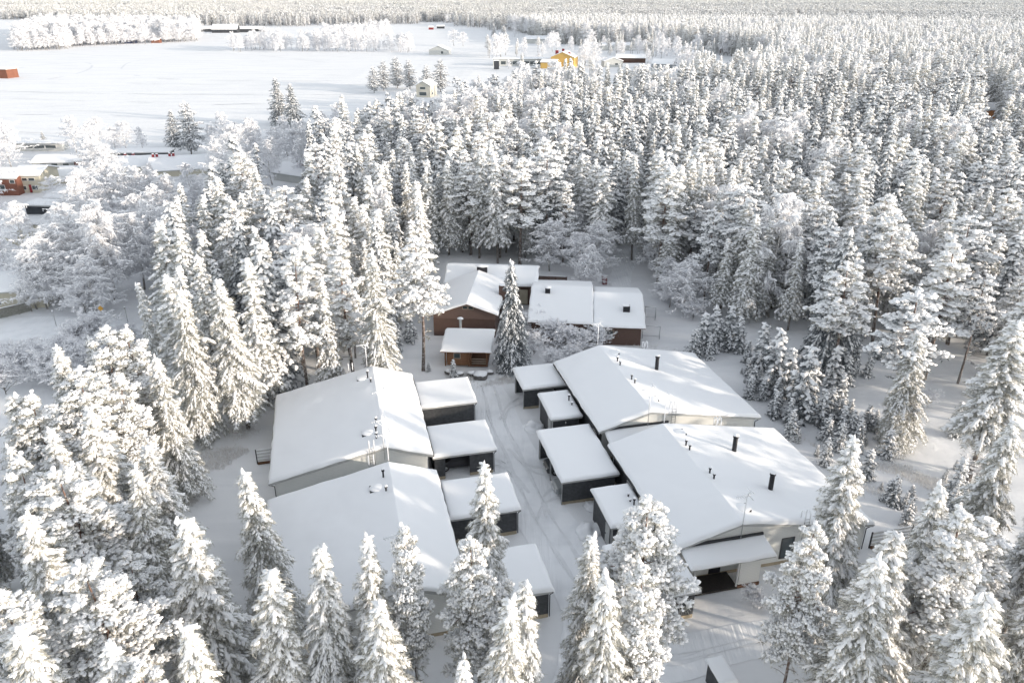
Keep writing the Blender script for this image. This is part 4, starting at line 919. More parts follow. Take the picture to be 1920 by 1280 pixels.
def ribbon(name,pts,widths,zoff=.03,step=1.0,mt=None):
    P=[Vector((*p,0)) for p in pts];out=[];W_=[]
    for i in range(len(P)-1):
        k=max(1,int((P[i+1]-P[i]).length/step))
        for j in range(k):
            t=j/k
            p0=P[max(i-1,0)];p1=P[i];p2=P[i+1];p3=P[min(i+2,len(P)-1)]
            out.append(.5*((2*p1)+(p2-p0)*t+(2*p0-5*p1+4*p2-p3)*t*t+(3*p1-p0-3*p2+p3)*t**3));W_.append(widths[i]*(1-t)+widths[i+1]*t)
    out.append(P[-1]);W_.append(widths[-1])
    V=[];K=12
    for i,p in enumerate(out):
        tg=(out[min(i+1,len(out)-1)]-out[max(i-1,0)]).normalized();nn=Vector((-tg.y,tg.x,0))
        for j in range(K+1):
            s=j/K-.5;e=mnoise.noise(Vector((p.x*.2,p.y*.2,s*3)))*.5*abs(s)*2
            q=p+nn*(s*W_[i]+(e if s>0 else -e));V.append((q.x,q.y,ground_z(q.x,q.y)+zoff))
    Fc=[[i*(K+1)+j,i*(K+1)+j+1,(i+1)*(K+1)+j+1,(i+1)*(K+1)+j] for i in range(len(out)-1) for j in range(K)]
    Fc=[f[::-1] for f in Fc]
    o=bpy.data.objects.new(name,mesh_np(name,V,Fc,None,[mt or DM]));COL.objects.link(o);tag(o,kind='structure');return o
ribbon('driveway',[xy(82,15.5),xy(70,15.6),xy(60,15.6),xy(50,16.5),xy(42,17.5),at(1150,1240),at(1120,1400)],[5,5.2,4.6,5.5,7,8,8])
ribbon('driveway_branch',[at(1100,1215),at(1250,1230),at(1420,1195),at(1560,1180)],[5,4,3.4,3])
ribbon('road',[at(-260,640),at(-60,618),at(120,616),at(300,640),at(420,665)],[8,8,8,7,6])
ribbon('forest_path',[at(1165,560),at(1165,520),at(1172,490),at(1180,450)],[3,3.5,4,4])
# faint tracks across the big field: shallow ruts
RM=mat('rut_snow',(.66,.68,.72),.8)
def track(pts,w=1.2): 
    ribbon('field_track',[at(*p) for p in pts],[w]*len(pts),.03,6,RM)
track([(-40,153),(200,155),(450,160),(760,158)],.5)
track([(-40,170),(240,176),(560,178),(700,176)],.6)
track([(-40,184),(220,190),(400,196),(600,190)],.5)
track([(-40,214),(220,218),(420,228)],.35)
track([(-20,244),(120,250),(260,246)],.3)
track([(620,118),(420,97+3),(270,112),(228,128),(262,143),(380,150),(640,152)],1.0)
track([(10,133),(60,124),(150,117),(172,123),(155,135),(90,149)],1.2)
track([(870,148),(830,160),(850,163)],.6)
# fallen-in snow heaps beside the sheds
HP=[('low snow heap beside the far storage shed on the driveway edge',69.5,19.1,.9,.55),('snow heap against the nearer storage shed',51.3,19.3,1.0,.5),('trampled snow heap at the corner of the double carport',54.6,20.6,.6,.25),('snow heap by the farthest left garage corner',71.4,12.6,.8,.3)]
for i,(lb,u,v,s,h) in enumerate(HP):
    x,y=xy(u,v);m=MB();m.blob((0,0,0),(s*1.3,s,h),0,amp=.8,seed=i+11);o=m.build('snow_heap',SNOW);o.location=(x,y,0);o.rotation_euler.z=i;tag(o,lb,'snow heap','shovelled snow heaps')

TM=mat('tyre_packed_snow',(.79,.805,.83),.6,var=.08,vscale=2)
def rut(pts):
    ribbon('tyre_track',pts,[.22]*len(pts),.042,.6,TM)
for dv in (0,1.5):
    rut([xy(80,15.6+dv*.9),xy(70,14.9+dv),xy(60,15.+dv),xy(50,15.6+dv),xy(42,16.2+dv),at(1100+dv*45,1245)])
    rut([xy(66,15.4+dv*.5),xy(61.8+dv*.6,16.6),xy(60.2+dv,18.2)])
    rut([xy(54,15.2+dv*.6),xy(56.2+dv*.5,16.6),xy(56.8+dv,18.2)])
    rut([xy(72,16.4-dv*.4),xy(74.2+dv*.5,17.6),xy(75+dv,19.2)])
    rut([xy(58,15.6-dv*.4),xy(62.4+dv*.6,14.6),xy(63.5+dv,13.2)])
    rut([at(1130,1222+dv*9),at(1260,1228+dv*8),at(1420,1192+dv*8),at(1540,1178+dv*7)])
# ---------------------------------------------------------------- placing the trees
KN={'spruce':('spruce_tree','spruce',SP),'pine':('pine_tree','pine',PN),'birch':('birch_tree','birch',BR)}
PRH={'spruce':15.,'pine':16.,'birch':12.}
def plant(kind,x,y,h,lod,label,group=None,rz=None,w=1.,var=None,pr=None):
    nm,cat,PR=KN[kind];L=PR[lod]
    pr=pr or L[var if var is not None else random.randrange(len(L))]
    s=h/pr['h'];z=ground_z(x,y)-.05
    e=thing(nm,label,cat,x,y,random.uniform(0,6.28) if rz is None else rz,group,z)
    e.scale=(s*w,s*w,s);e.rotation_euler.x=random.gauss(0,.018);e.rotation_euler.y=random.gauss(0,.018)
    for k in ('trunk','crown'):
        o=bpy.data.objects.new(k,pr[k]);COL.objects.link(o);o.parent=e
    return e
def from_top(px,py,h): return at(px,py,h)
placed=[]
def ok_clear(x,y,d):
    for a,b in placed:
        if (a-x)**2+(b-y)**2<d*d: return False
    return True
# footprints (u,v) that stay free of random trees
FP=[(40,83,-13.5,46)]
def free(x,y,px,py):
    u,v=uv((x,y))
    if 33<u<86 and -13<v<45:
        return False
    a,b=ab(x,y)
    if -22.5<a<13.5 and 86<b<119: return False
    return True
H_=[ # hand-placed trees: top pixel, height, kind, width factor, variant, label
(20,858,17,'pine',0.8,0,'snow-laden pine cut by the left edge, above the lowest rows'),
(123,876,16.5,'pine',1.1,1,'broad snow-laden pine in the lower left, left of the narrow spruce'),
(248,878,16,'spruce',0.92,0,'narrow pointed spruce between broad pines in the lower left'),
(40,960,16.5,'pine',0.88,2,'pine with a rounded white crown near the left edge, second row from the bottom'),
(356,960,16.5,'pine',1.06,3,'wide-crowned snowy pine beside the open snow left of the nearest row house'),
(479,869,16.5,'spruce',0.88,1,'tall spruce standing against the white roof at its left corner'),
(34,1071,16.5,'pine',0.95,0,'snowy pine at the left edge above the lowest corner tree'),
(176,1040,16.5,'pine',0.98,1,'large snowy pine in the lower left between two smaller crowns'),
(494,1052,16,'spruce',1.22,2,'big drooping white spruce in front of the nearest left-hand roof'),
(591,1003,16.5,'pine',0.75,3,'snowy pine in front of the left roof, left of the small-topped one'),
(37,1149,16,'spruce',1.18,0,'large spruce in the bottom left corner'),
(202,1188,15.5,'pine',0.88,2,'low pine crown at the bottom edge, left part'),
(262,1209,15,'pine',0.8,0,'small pine crown peeping in at the bottom edge beside the left ones'),
(359,1156,16,'spruce',1.05,3,'pointed spruce at the bottom edge below the wide-crowned pine'),
(687,1004,16.5,'pine',0.68,2,'slender snowy pine overlapping the nearest left roof, right of its vent pipes'),
(697,1108,16,'spruce',1.07,1,'bushy white spruce at the bottom in front of the cream gable'),
(758,949,17.5,'pine',0.53,0,'tall thin pine with a bare lower trunk in front of the nearest left gable'),
(912,869,17.5,'pine',0.7,2,'tall pine with a knobbly snow top in front of the left garages'),
(892,997,16.5,'pine',0.71,1,'thick snowy pine below the knob-topped one in front of the left garages'),
(976,1082,16,'pine',0.68,3,'snowy pine covering the nearest left garage, right one of the pair'),
(930,1118,16.5,'spruce',0.93,0,'broad white spruce at the bottom edge left of the driveway'),
(858,1236,15,'spruce',0.84,2,'small white treetop at the bottom edge, middle'),
(1112,997,15.5,'spruce',0.88,0,'slim pointed spruce on the right side of the driveway'),
(1224,937,17,'pine',0.94,1,'big umbrella-crowned pine in front of the nearest right-hand house'),
(1228,1045,16.5,'pine',0.71,0,'snowy pine directly below the umbrella-crowned one'),
(1150,1084,16.5,'spruce',1.00,3,'bushy spruce right of the driveway at the bottom edge'),
(1607,815,17.5,'pine',0.88,2,'tallest white pine at the right corner of the nearest right-hand house'),
(1754,909,17,'pine',0.73,3,'leaning pine with a bare trunk at the lower right'),
(1532,975,17,'pine',0.63,1,'pine with a long brown trunk in front of the house with the large window'),
(1650,1030,17,'spruce',1.13,1,'drooping white spruce right of the pine with the long brown trunk'),
(1822,957,16.5,'pine',1.1,0,'big snow-laden pine at the lower right below the forest edge'),
(1861,1101,16.5,'spruce',1.43,2,'huge drooping spruce in the bottom right corner'),
(1892,785,16,'spruce',1.09,3,'white spruce cut by the right edge'),
(1905,598,17,'pine',1.3,2,'snowy pine cut by the right edge above the white spruce'),
(267,526,15,'spruce',0.75,0,'narrow snow-white spruce rising beside the left road, left of its twin'),
(326,544,17,'spruce',0.95,3,'narrow snow-white spruce rising beside the left road, right of its twin'),
(249,604,17,'pine',0.91,0,'sunlit pine below the narrow white spruce on the left'),
(178,612,17,'pine',1.04,1,'sunlit pine with a curved reddish trunk on the left'),
(114,645,16,'pine',0.96,2,'sunlit pine beside the frosted bushes at the left road'),
(20,729,16,'pine',1.09,3,'pine at the left edge below the frosted bushes'),
(62,733,16,'pine',0.96,0,'second pine from the left edge below the frosted bushes'),
(134,690,16.5,'pine',1.04,1,'broad pine just below the frosted bushes on the left'),
(161,628,15,'spruce',0.8,1,'small-topped spruce between the sunlit pines on the left'),
(210,700,15,'pine',0.96,0,'sunlit pine in the lower row of the left wood'),
(290,665,15,'spruce',1.0,1,'grey spruce under the twin white spruces'),
(90,800,15,'pine',0.88,2,'broad pine in the second row at the far left'),
(170,770,15.5,'pine',1.04,3,'pine with a white dome crown left of the clearing'),
(417,508,18,'spruce',1.15,2,'tall spruce at the left end of the wood behind the farther left house'),
(462,478,18,'spruce',1.1,0,'tall spruce second from the left end behind the farther left house'),
(487,448,19,'spruce',1.2,3,'tallest drooping spruce behind the farther left house'),
(545,470,18,'pine',1.0,0,'snowy pine in the wood directly behind the farther left roof'),
(600,520,15,'spruce',0.8,1,'slim spruce standing before the trunks behind the farther left roof'),
(780,441,17.5,'pine',1.15,1,'sunlit pine with a bare brown trunk left of the log cabin'),
(700,470,18,'spruce',1.0,0,'sunlit spruce left of the brown house'),
(640,450,18,'pine',1.1,2,'sunlit pine at the wood edge left of the brown house'),
(1405,345,18,'pine',1.4,3,'large grey pine right of the frosted bushes beside the yard'),
(1602,487,15.5,'pine',1.25,1,'free-standing pine with thin bare trunk at the right forest edge'),
(1688,400,18,'pine',1.2,1,'broad pine with long brown trunks behind the free-standing one'),
(1745,535,16.5,'pine',1.4,3,'heavily laden pine leaning over the open snow on the right'),
(1730,620,13,'spruce',1.25,3,'dark-skirted spruce standing against the heavily laden pine'),
(1795,460,17,'pine',1.4,0,'large snow-laden pine at the right forest edge'),
(1840,400,18,'pine',1.3,3,'large pine behind the right forest edge'),
(1470,360,16,'spruce',0.9,1,'sunlit cream spruce in front of the dark forest gap on the right'),
(770,180,15,'spruce',1.2,0,'dark spruce tip in front of the white field house, left'),
(833,168,16,'spruce',1.3,1,'tall spruce in front of the white field house, right'),
(885,165,14,'spruce',1.2,3,'spruce left of the grey gabled building'),
(978,98,11,'spruce',1.5,0,'lone spruce in front of the long low building'),
(516,146,16,'spruce',1.9,3,'dense dark conifer rising above the birches at the field edge, left of its neighbour'),
(543,156,15,'spruce',1.7,3,'dense dark conifer rising above the birches at the field edge, right of its neighbour'),
(342,190,15,'spruce',1.9,3,'dark pine at the field edge above the long carport'),
(318,206,11,'spruce',1.9,3,'smaller dark pine leaning at the field edge above the long carport'),
(78,246,5,'spruce',1.9,3,'small dark pine behind the long low shed at the field'),
(410,298,15,'spruce',1.1,3,'dark sunlit spruce tip among the birches right of the four red chimneys'),
(395,345,14,'pine',1.7,3,'dark spreading pine among the white birches in the left wood'),
(945,48,13,'pine',1.6,3,'dark pine at the edge of the far clearing left of the long building'),
(925,44,14,'spruce',1.6,3,'dark spruce at the edge of the far clearing left of the long building'),
(742,105,15,'pine',1.6,3,'dark pine at the top middle of the field clump left of the white house'),
(716,112,14,'pine',1.6,3,'dark pine second from the left in the field clump beside the white house'),
(698,124,12,'pine',1.6,3,'leftmost spreading pine of the field clump beside the white house'),
(766,111,14,'spruce',1.7,3,'dark conifer in the field clump directly left of the white house'),
(800,121,13,'pine',1.5,3,'dark pine standing behind the white house, left one'),
(824,110,15,'spruce',1.9,3,'broad dark conifer standing behind the white house, right one'),
(1122,52,15,'pine',1.6,3,'large pine right of the yellow house'),
]
hero=[]
for i,(px,py,h,k,w,v,lb) in enumerate(H_):
    x,y=from_top(px,py,h);d=math.hypot(x,y)
    lod=0 if d<80 else (1 if d<500 else 1)
    L=KN[k][2][lod];vv=v%len(L)
    if lod==1 and ('dark' in lb or 'clump' in lb): vv=3
    dk=DKP[1 if ('clump' in lb or 'white house' in lb or 'spreading' in lb or 'pine at' in lb) else 0] if (200<px<860 and py<260 and ('dark' in lb or 'clump' in lb or 'dense' in lb)) or px==78 or px==395 else None
    placed.append((x,y));hero.append((k,d));plant(k,x,y,h,lod,lb,'hand',w=1.1 if dk else w,var=vv,pr=dk)
for o in COL.objects:
    if o.get('group')=='hand': del o['group']
# the dark tall spruce by the cabin and the dark drooping one at the right forest edge
x,y=at(958,690);placed.append((x,y));plant('spruce',x,y,14.3,0,'tall dark spruce with snow-striped branches beside the log cabin',pr=CS[0],w=.85)
x,y=at(1545,700);placed.append((x,y));plant('spruce',x,y,18.5,0,'tall dark drooping spruce at the right forest edge behind the small spruces',pr=CS[0],w=1.0)
# young spruces
random.seed(5)
YL=[(random.uniform(1400,1680),0,random.uniform(.6,3.6)) for _ in range(46)]+[(random.uniform(1690,1850),0,random.uniform(.6,3)) for _ in range(14)]
YL=[(x,random.uniform(max(665,665+(x-1400)*.62),max(665,665+(x-1400)*.62)+(110 if x<1690 else 150)),h) for x,_,h in YL]
YL=[q for q in YL if uv(at(q[0],q[1]))[1]>44]+[(1318,660,5.5),(1340,655,6.2),(1362,652,6.0),(1385,660,5.),(1300,668,4),(1330,672,3.2),(1425,695,6.5),(1452,735,8.),(1476,740,6.),(1500,780,8.5),(1512,765,6),(1537,797,4.5),(1552,790,4.),(1572,772,4.6),(1578,818,3.8),(1590,795,3.2),(1560,735,6),(1585,720,4),(1598,700,4.2),(1545,870,3.2),(1642,672,3.5),(1625,705,3),(850,708,2.6),(804,695,1.3),(1440,665,1),(1390,700,.9),(1396,716,.8),(1400,726,.7),(1408,742,.6),(1640,808,2.6),(1790,815,4),(1788,935,4.4),(745,660,4),(728,668,3.4),(770,640,4.2),(612,655,4),(1790,880,1.2),(1770,900,1.4)]
for px,py,h in YL:
    x,y=at(px,py)
    if h<1.6: lb='tiny snow-dusted spruce sapling poking out of the snow';g_='spruce saplings poking out of the snow'
    elif px>1290 and px<1400: lb='young snowy spruce in the clump left of the right forest edge';g_='clump of young spruces above the farther right-hand roof'
    elif px>=1400: lb='young snowy spruce at the foot of the right forest edge';g_='young spruces at the foot of the right forest edge'
    elif px==850: lb='small white spruce in front of the log cabin';g_=None
    else: lb='young snowy spruce under the tall trees left of the brown house';g_='young spruces left of the brown house'
    plant('spruce',x,y,h,1,lb,g_,pr=YS[random.randrange(3)])
# hand-placed birches
BL=[(40,470,9,'frosted birch over the house wall at the far left edge'),(75,425,12,'frosted birch between the left edge and the wide spreading tree'),(130,400,13,'tall frosted birch behind the wide spreading tree'),(-8,440,10,'frosted birch cut by the left edge above the grey fence'),(240,395,13,'tall frosted birch left of the narrow garden path'),(300,400,12,'tall frosted birch right of the grey-green shed'),(350,420,11,'frosted birch at the edge of the conifer wood'),(20,368,13,'tall drooping frosted birch at the left edge below the terrace'),(110,352+20,13,'frosted birch in front of the beige bungalow'),(190,290,14,'tall frosted birch right of the cream bungalow'),(175,372,16,'tall drooping birch with a leaning dark trunk beside the left road'),
(60,470,9,'frosted tree at the left above the grey fence'),(110,482,8,'wide spreading hoar-frosted tree above the left road'),(155,492,8.5,'wide hoar-frosted tree right of the spreading one'),(300,322,12,'frosted birch in the village gardens, middle'),(250,360,12,'frosted birch left of the dark spreading pine'),(345,300,11,'frosted birch below the broad house with four red chimneys'),
(90,330,6,'round frosted garden tree beside the terrace block'),(225,228,9,'rounded grey frosted birch at the field edge, left'),(205,236,8,'grey frosted birch at the field edge, leftmost'),(258,236,7,'grey frosted birch at the field edge, third from left'),(392,232,9,'frosted birch right of the dark pines at the field edge'),(440,225,11,'frosted birch at the field edge left of the dense conifers'),(478,235,10,'frosted birch in front of the dense dark conifers'),(530,212,12,'white frosted birch overlapping the dense dark conifers'),(600,205,12,'frosted birch at the field edge right of the dense conifers'),(630,190,13,'tall narrow frosted birch at the field edge'),(500,260,11,'frosted birch in the middle of the birch grove'),(450,275,11,'frosted birch in the front of the birch grove'),(560,255,11,'frosted birch at the right of the birch grove'),(990,218,12,'round white frosted birch in the middle of the forest'),(960,245,9,'low rounded frosted birch among the dark spruces'),(1030,232,11,'drooping white birch right of the round one in the forest'),
(1120,205,12,'pale frosted birch tip in the middle forest, left one'),(850,55,14,'large round frosted tree alone on the far field'),(868,60,12,'second frosted tree beside the large round one on the far field'),(1095,52,14,'pale frosted birch right behind the yellow house'),(1030,60,13,'narrow pale birch left of the yellow house roof'),
(965,45,13,'warm-lit birch behind the long low building'),(1010,100,6,'rounded frosted bush in the far yard'),(953,110,6,'frosted bush beside the container in the far yard'),(1300,470,7,'frosted tree at the right of the forest path'),(1290,490,8,'wide frosted tree at the left of the right forest edge'),(1262,505,6,'low frosted tree beside the forest path'),(1108,455,8,'frosted drooping tree behind the joined snow roofs'),(1095,480,6,'frosted tree beside the board fence')]
for px,py,h,lb in BL:
    x,y=from_top(px,py,h);placed.append((x,y))
    sp=('spreading' in lb or 'wide' in lb or 'round' in lb)
    plant('birch',x,y,h,0 if math.hypot(x,y)<130 else 1,lb,w=1.5 if sp else 1.15,var=1 if sp else 0)
for px,py,h,lb in [(1030,508,9,'frosted tree leaning over the board fence'),(1090,522,8,'drooping frosted tree between the fence and the low roof'),(1118,515,9,'frosted tree left of the small red box'),(1250,552,6,'frosted tree above the football goals'),(1228,512,9,'frosted birch at the right side of the forest path mouth'),(1075,480,10,'frosted birch standing in front of the trunks behind the fence')]:
    x,y=at(px,py);placed.append((x,y));plant('birch',x,y,h,0,lb,w=1.25,var=1 if 'tree' in lb else 0)
# frosted shrubs
SL=[(1005,628,3.6),(1035,645,3.4),(1000,665,2.8),(1060,655,3.2),(1090,660,2.8),(1120,650,2.8),(1148,640,2.4),(1035,690,2.4),(1075,682,2.4),
(150,660,4),(180,650,4.5),(215,670,4),(130,690,4),(170,700,4.5),(240,660,3.5),(60,705,4),(100,720,4.2),(30,700,4),(200,705,4),(10,740,4),(130,735,4),(160,590,4),(1240,560,2.4),(1265,565,2.6),(1285,575,3),(1300,600,2.6),(1335,560,3),(470,800,2.2),(250,500,1.6),(238,520,1.2),(760,600,3),(725,610,3),(1410,1130,1.4),(1428,1140,1.2),(690,640,2.4),(1700,820,2.),(1830,900,2.4),(1740,760,2)]
for px,py,h in SL:
    x,y=at(px,py)
    g_='frosted bushes in front of the brown house' if 900<px<1200 else ('frosted bushes along the left road' if px<300 else 'frosted shrubs at the forest edges')
    e=plant('birch',x,y,h,1,{'frosted bushes in front of the brown house':'hoar-frosted bush in the thicket before the brown house','frosted bushes along the left road':'hoar-frosted bush by the left road','frosted shrubs at the forest edges':'hoar-frosted shrub at the edge of the trees'}[g_],g_,pr=random.choice(SH));e.name='frosted_shrub';e['category']='shrub'
# ---------------- random forest
MAIN=[(395,800),(345,900),(310,985),(150,1100),(-400,1300),(-400,1150),(-50,1080),(60,1000),(150,915),(230,850),(290,740),(310,620),(330,520),(420,440),(520,380),(600,330),(680,310),(745,258),(850,236),(950,216),(1010,198),(1180,186),(1340,180),(1420,160),(1440,120),(1400,96),(1500,92),(1600,80),(2300,80),(2500,850),(1960,845),(1860,770),(1760,725),(1650,685),(1560,655),(1470,635),(1400,618),(1345,605),(1310,565),(1240,545),(1195,535),(1175,500),(1200,455),(1165,445),(1145,470),(1130,490),(1060,500),(1000,488),(845,490),(820,540),(790,600),(720,640),(640,690),(560,712),(470,760)]
LREAR=[(-300,440),(-300,290),(160,290),(420,292),(600,300),(520,380),(420,440),(330,520),(300,590),(230,560),(160,500)]
BOT=[(-500,1100),(150,1100),(330,1010),(420,1180),(450,2600),(-900,2600)]
BOTR=[(1560,1230),(1700,1110),(1900,1050),(2500,1000),(3200,2400),(1500,2400)]
YARD=[(940,140),(900,100),(1330,84),(1345,140),(1180,150)]
random.seed(11)
cand=[]
def sample(x0,x1,y0,y1,s,fn):
    nx=int((x1-x0)/s);ny=int((y1-y0)/s)
    for j in range(ny):
        for i in range(nx):
            x=x0+(i+.5+random.uniform(-.42,.42))*s;y=y0+(j+.5+random.uniform(-.42,.42))*s
            if y<8: continue
            px,py=proj(x,y,0);fn(x,y,px,py)
def near(x,y,px,py):
    if px<-260 or px>2180: return
    r=math.hypot(x,y)
    inm=in_poly(px,py,MAIN)
    if not free(x,y,px,py): return
    if inm:
        if 290<px<345 and False: return
        if px>1340 and py>560 and random.random()<.22: return
        # keep the forest thinner on the right slope
        n_=mnoise.noise(Vector((x*.02,y*.02,5)))
        pb=.04+(.3 if (r>200 and px<1050) else 0)
        k='birch' if random.random()<pb else ('spruce' if random.random()<(.68+.5*mnoise.noise(Vector((x*.015,y*.015,9)))) else 'pine')
        cand.append((r,k,x,y,random.triangular(9,19.5,16),'m',px,py))
    elif in_poly(px,py,LREAR):
        if random.random()<.45: return
        k='birch' if random.random()<.86 or px<400 else 'spruce'
        cand.append((r,k,x,y,random.uniform(8,14),'l',px,py))
    elif in_poly(px,py,BOT) or in_poly(px,py,BOTR):
        if py>1450 and random.random()<.3: return
        cand.append((r,random.choice(['spruce','pine','pine']),x,y,random.uniform(12,15.3),'b',px,py))

FARP=[(-900,30),(60,37),(120,40),(375,52),(560,50),(620,47),(760,46),(800,42),(860,43),(875,49),(930,52),(990,66),(1010,78),(1100,88),(1330,100),(1450,125),(1700,110),(3000,100),(3000,-11.6),(-900,-11.6)]
GROVE=[(20,97),(130,93),(140,88),(240,84),(375,78),(370,62),(200,50),(120,42),(60,60)]
HEDGE=[[(430,98),(550,98),(545,90),(430,91)],[(550,97),(780,99),(775,93),(560,90)],[(610,85),(740,68),(730,62),(600,76)],[(290,50),(560,50),(560,56),(290,58)]]
sample(-230,420,10,260,4.1,near)
def edge(x,y,px,py):
    if not free(x,y,px,py): return
    r=math.hypot(x,y)
    if 850<px<1145 and 445<py<497 or 1195<px<1330 and 450<py<545:
        cand.append((r,random.choice(['pine','spruce','pine']),x,y,random.uniform(15.5,19.5),'m',px,py))
    elif in_poly(px,py,[(1345,570),(1420,560),(1700,640),(1720,700),(1600,690),(1500,655),(1420,630)]) and random.random()<.6:
        cand.append((r,random.choice(['spruce','spruce','pine']),x,y,random.uniform(11,18),'m',px,py))
sample(-40,120,80,170,3.9,edge)
def mid(x,y,px,py):
    r=math.hypot(x,y)
    if px<-150 or px>2300: return
    if in_poly(px,py,MAIN) or in_poly(px,py,FARP):
        if in_poly(px,py,YARD) and random.random()<.5: return
        n_=mnoise.noise(Vector((x*.012,y*.012,5)))
        if r>1050: return
        pb=.12 if px>1000 else .45
        k='birch' if random.random()<pb else ('spruce' if random.random()<.62+.5*mnoise.noise(Vector((x*.01,y*.01,9))) else 'pine')
        cand.append((r,k,x,y,random.uniform(12,18.5),'m',px,py))
    elif in_poly(px,py,YARD):
        if random.random()<.2: cand.append((r,random.choice(['birch','birch','spruce','pine']),x,y,random.uniform(7,15),'y',px,py))
    elif in_poly(px,py,GROVE):
        cand.append((r,'birch',x,y,random.triangular(5,19,12),'g',px,py))
    elif any(in_poly(px,py,h) for h in HEDGE):
        if random.random()<.5: cand.append((r,'birch',x,y,random.uniform(4,15),'h',px,py))
    elif in_poly(px,py,LREAR) and random.random()<.4: cand.append((r,'birch',x,y,random.uniform(8,12),'l',px,py))
sample(-700,900,260,1060,5.9,mid)
cand=[c for c in cand if not any((c[2]-a)**2+(c[3]-b)**2<q*q for a,b,q in simple_fp)]
hp=placed[:]
cand=[c for c in cand if not any(abs(c[2]-a)<3 and abs(c[3]-b)<3 and (c[2]-a)**2+(c[3]-b)**2<(8.4 if c[0]<180 else 30) for a,b in hp)]
PROT=[(-10,300,85,366),(95,285,160,318),(95,355,140,380),(36,276,112,290),(222,285,320,300),(310,305,390,322),(1022,90,1082,118),(935,100,1030,126),(1120,98,1210,128),(1225,105,1260,130),(778,150,822,184),(800,90,832,105),(228,448,252,474),(-10,430,14,470),(1848,206,1866,224),(-30,590,290,655),(1152,462,1192,545),(1185,565,1290,640),(-10,560,60,610),(0,130,30,148),(505,320,560,340),(690,105,845,165)]
PROT2=[(860,95,1350,140)]
def hides(c):
    r,k,x,y,h,t,px,py=c;tx,ty=proj(x,y,h);s=1576/max(r,20)*1.6
    for a,b_,c_,d in PROT:
        if a-s<(px+tx)/2<c_+s and ty<d-2 and py>b_+ (d-b_)*.35: return True
    return False
PROT+=[(300,205,375,270),(488,150,565,225)]
cand=[c for c in cand if not hides(c)]
cand.sort(key=lambda c:c[0])
_k=[];_g={}
for c in cand:
    q=(int(c[2]//3),int(c[3]//3));bad=False
    if c[0]<260:
        for i in (-1,0,1):
            for j in (-1,0,1):
                for o in _g.get((q[0]+i,q[1]+j),()):
                    if (o[0]-c[2])**2+(o[1]-c[3])**2<4.4: bad=True
    if not bad: _k.append(c);_g.setdefault(q,[]).append((c[2],c[3]))
cand=_k
used={k:sum(1 for o in COL.objects if o.get('category')==KN[k][1]) for k in KN}
LIM={'spruce':298,'pine':298,'birch':230}
rest={k:[] for k in KN};ndet=0
REG=[(lambda r,px,py,t:t=='b' and px<1000,'hidden under the taller foreground trees at the lower left','trees of the lower left foreground wood'),
 (lambda r,px,py,t:t=='b','hidden under the taller foreground trees at the lower right','trees of the lower right foreground wood'),
 (lambda r,px,py,t:t=='l','among the village gardens on the left','trees between the village houses'),
 (lambda r,px,py,t:px<420 and py>700,'in the sunlit wood between the left road and the clearing','trees of the sunlit wood on the left'),
 (lambda r,px,py,t:px<880 and py>520,'in the wood behind the farther left-hand row house','trees of the wood behind the farther left-hand row house'),
 (lambda r,px,py,t:px<=1200 and py>330,'in the forest behind the brown house','trees of the forest behind the brown house'),
 (lambda r,px,py,t:px>1200 and py>520,'at the right forest edge beyond the small spruces','trees of the right forest edge'),
 (lambda r,px,py,t:px>1200,'deep in the dense forest on the right','trees of the dense forest on the right'),
 (lambda r,px,py,t:True,'in the forest strip before the big field','trees of the forest strip before the big field')]
ADJ={'spruce':['snow-laden spruce','pointed snowy spruce'],'pine':['snow-laden pine','broad snowy pine'],'birch':['hoar-frosted birch','pale frosted birch']}
for c in cand:
    r,k,x,y,h,t,px,py=c
    tx,ty=proj(x,y,h)
    vis=-50<px<1985 and ty<1300 and ty>-60 and (px>-50 or tx>-50)
    if vis and used[k]<LIM[k]:
        used[k]+=1
        for fn,wh,gr in REG:
            if fn(r,px,py,t): break
        lod=0 if r<62 else 1
        wv=random.uniform(.85,1.4);a=('tall ' if h>16.3 else 'small ' if h<13.4 else '')+ADJ[k][1 if wv>1.2 and k!='spruce' else 0]
        plant(k,x,y,h,lod,a+' '+wh,k+' '+gr,w=wv)
    else: rest[k].append(c)
print('FARTEST',sum(1 for c in cand if 1000<c[6]<1340 and 60<c[7]<88),[c[:2] for c in cand if 1000<c[6]<1340 and 60<c[7]<88][:3]);print('RANDOM',used,{k:len(v) for k,v in rest.items()})
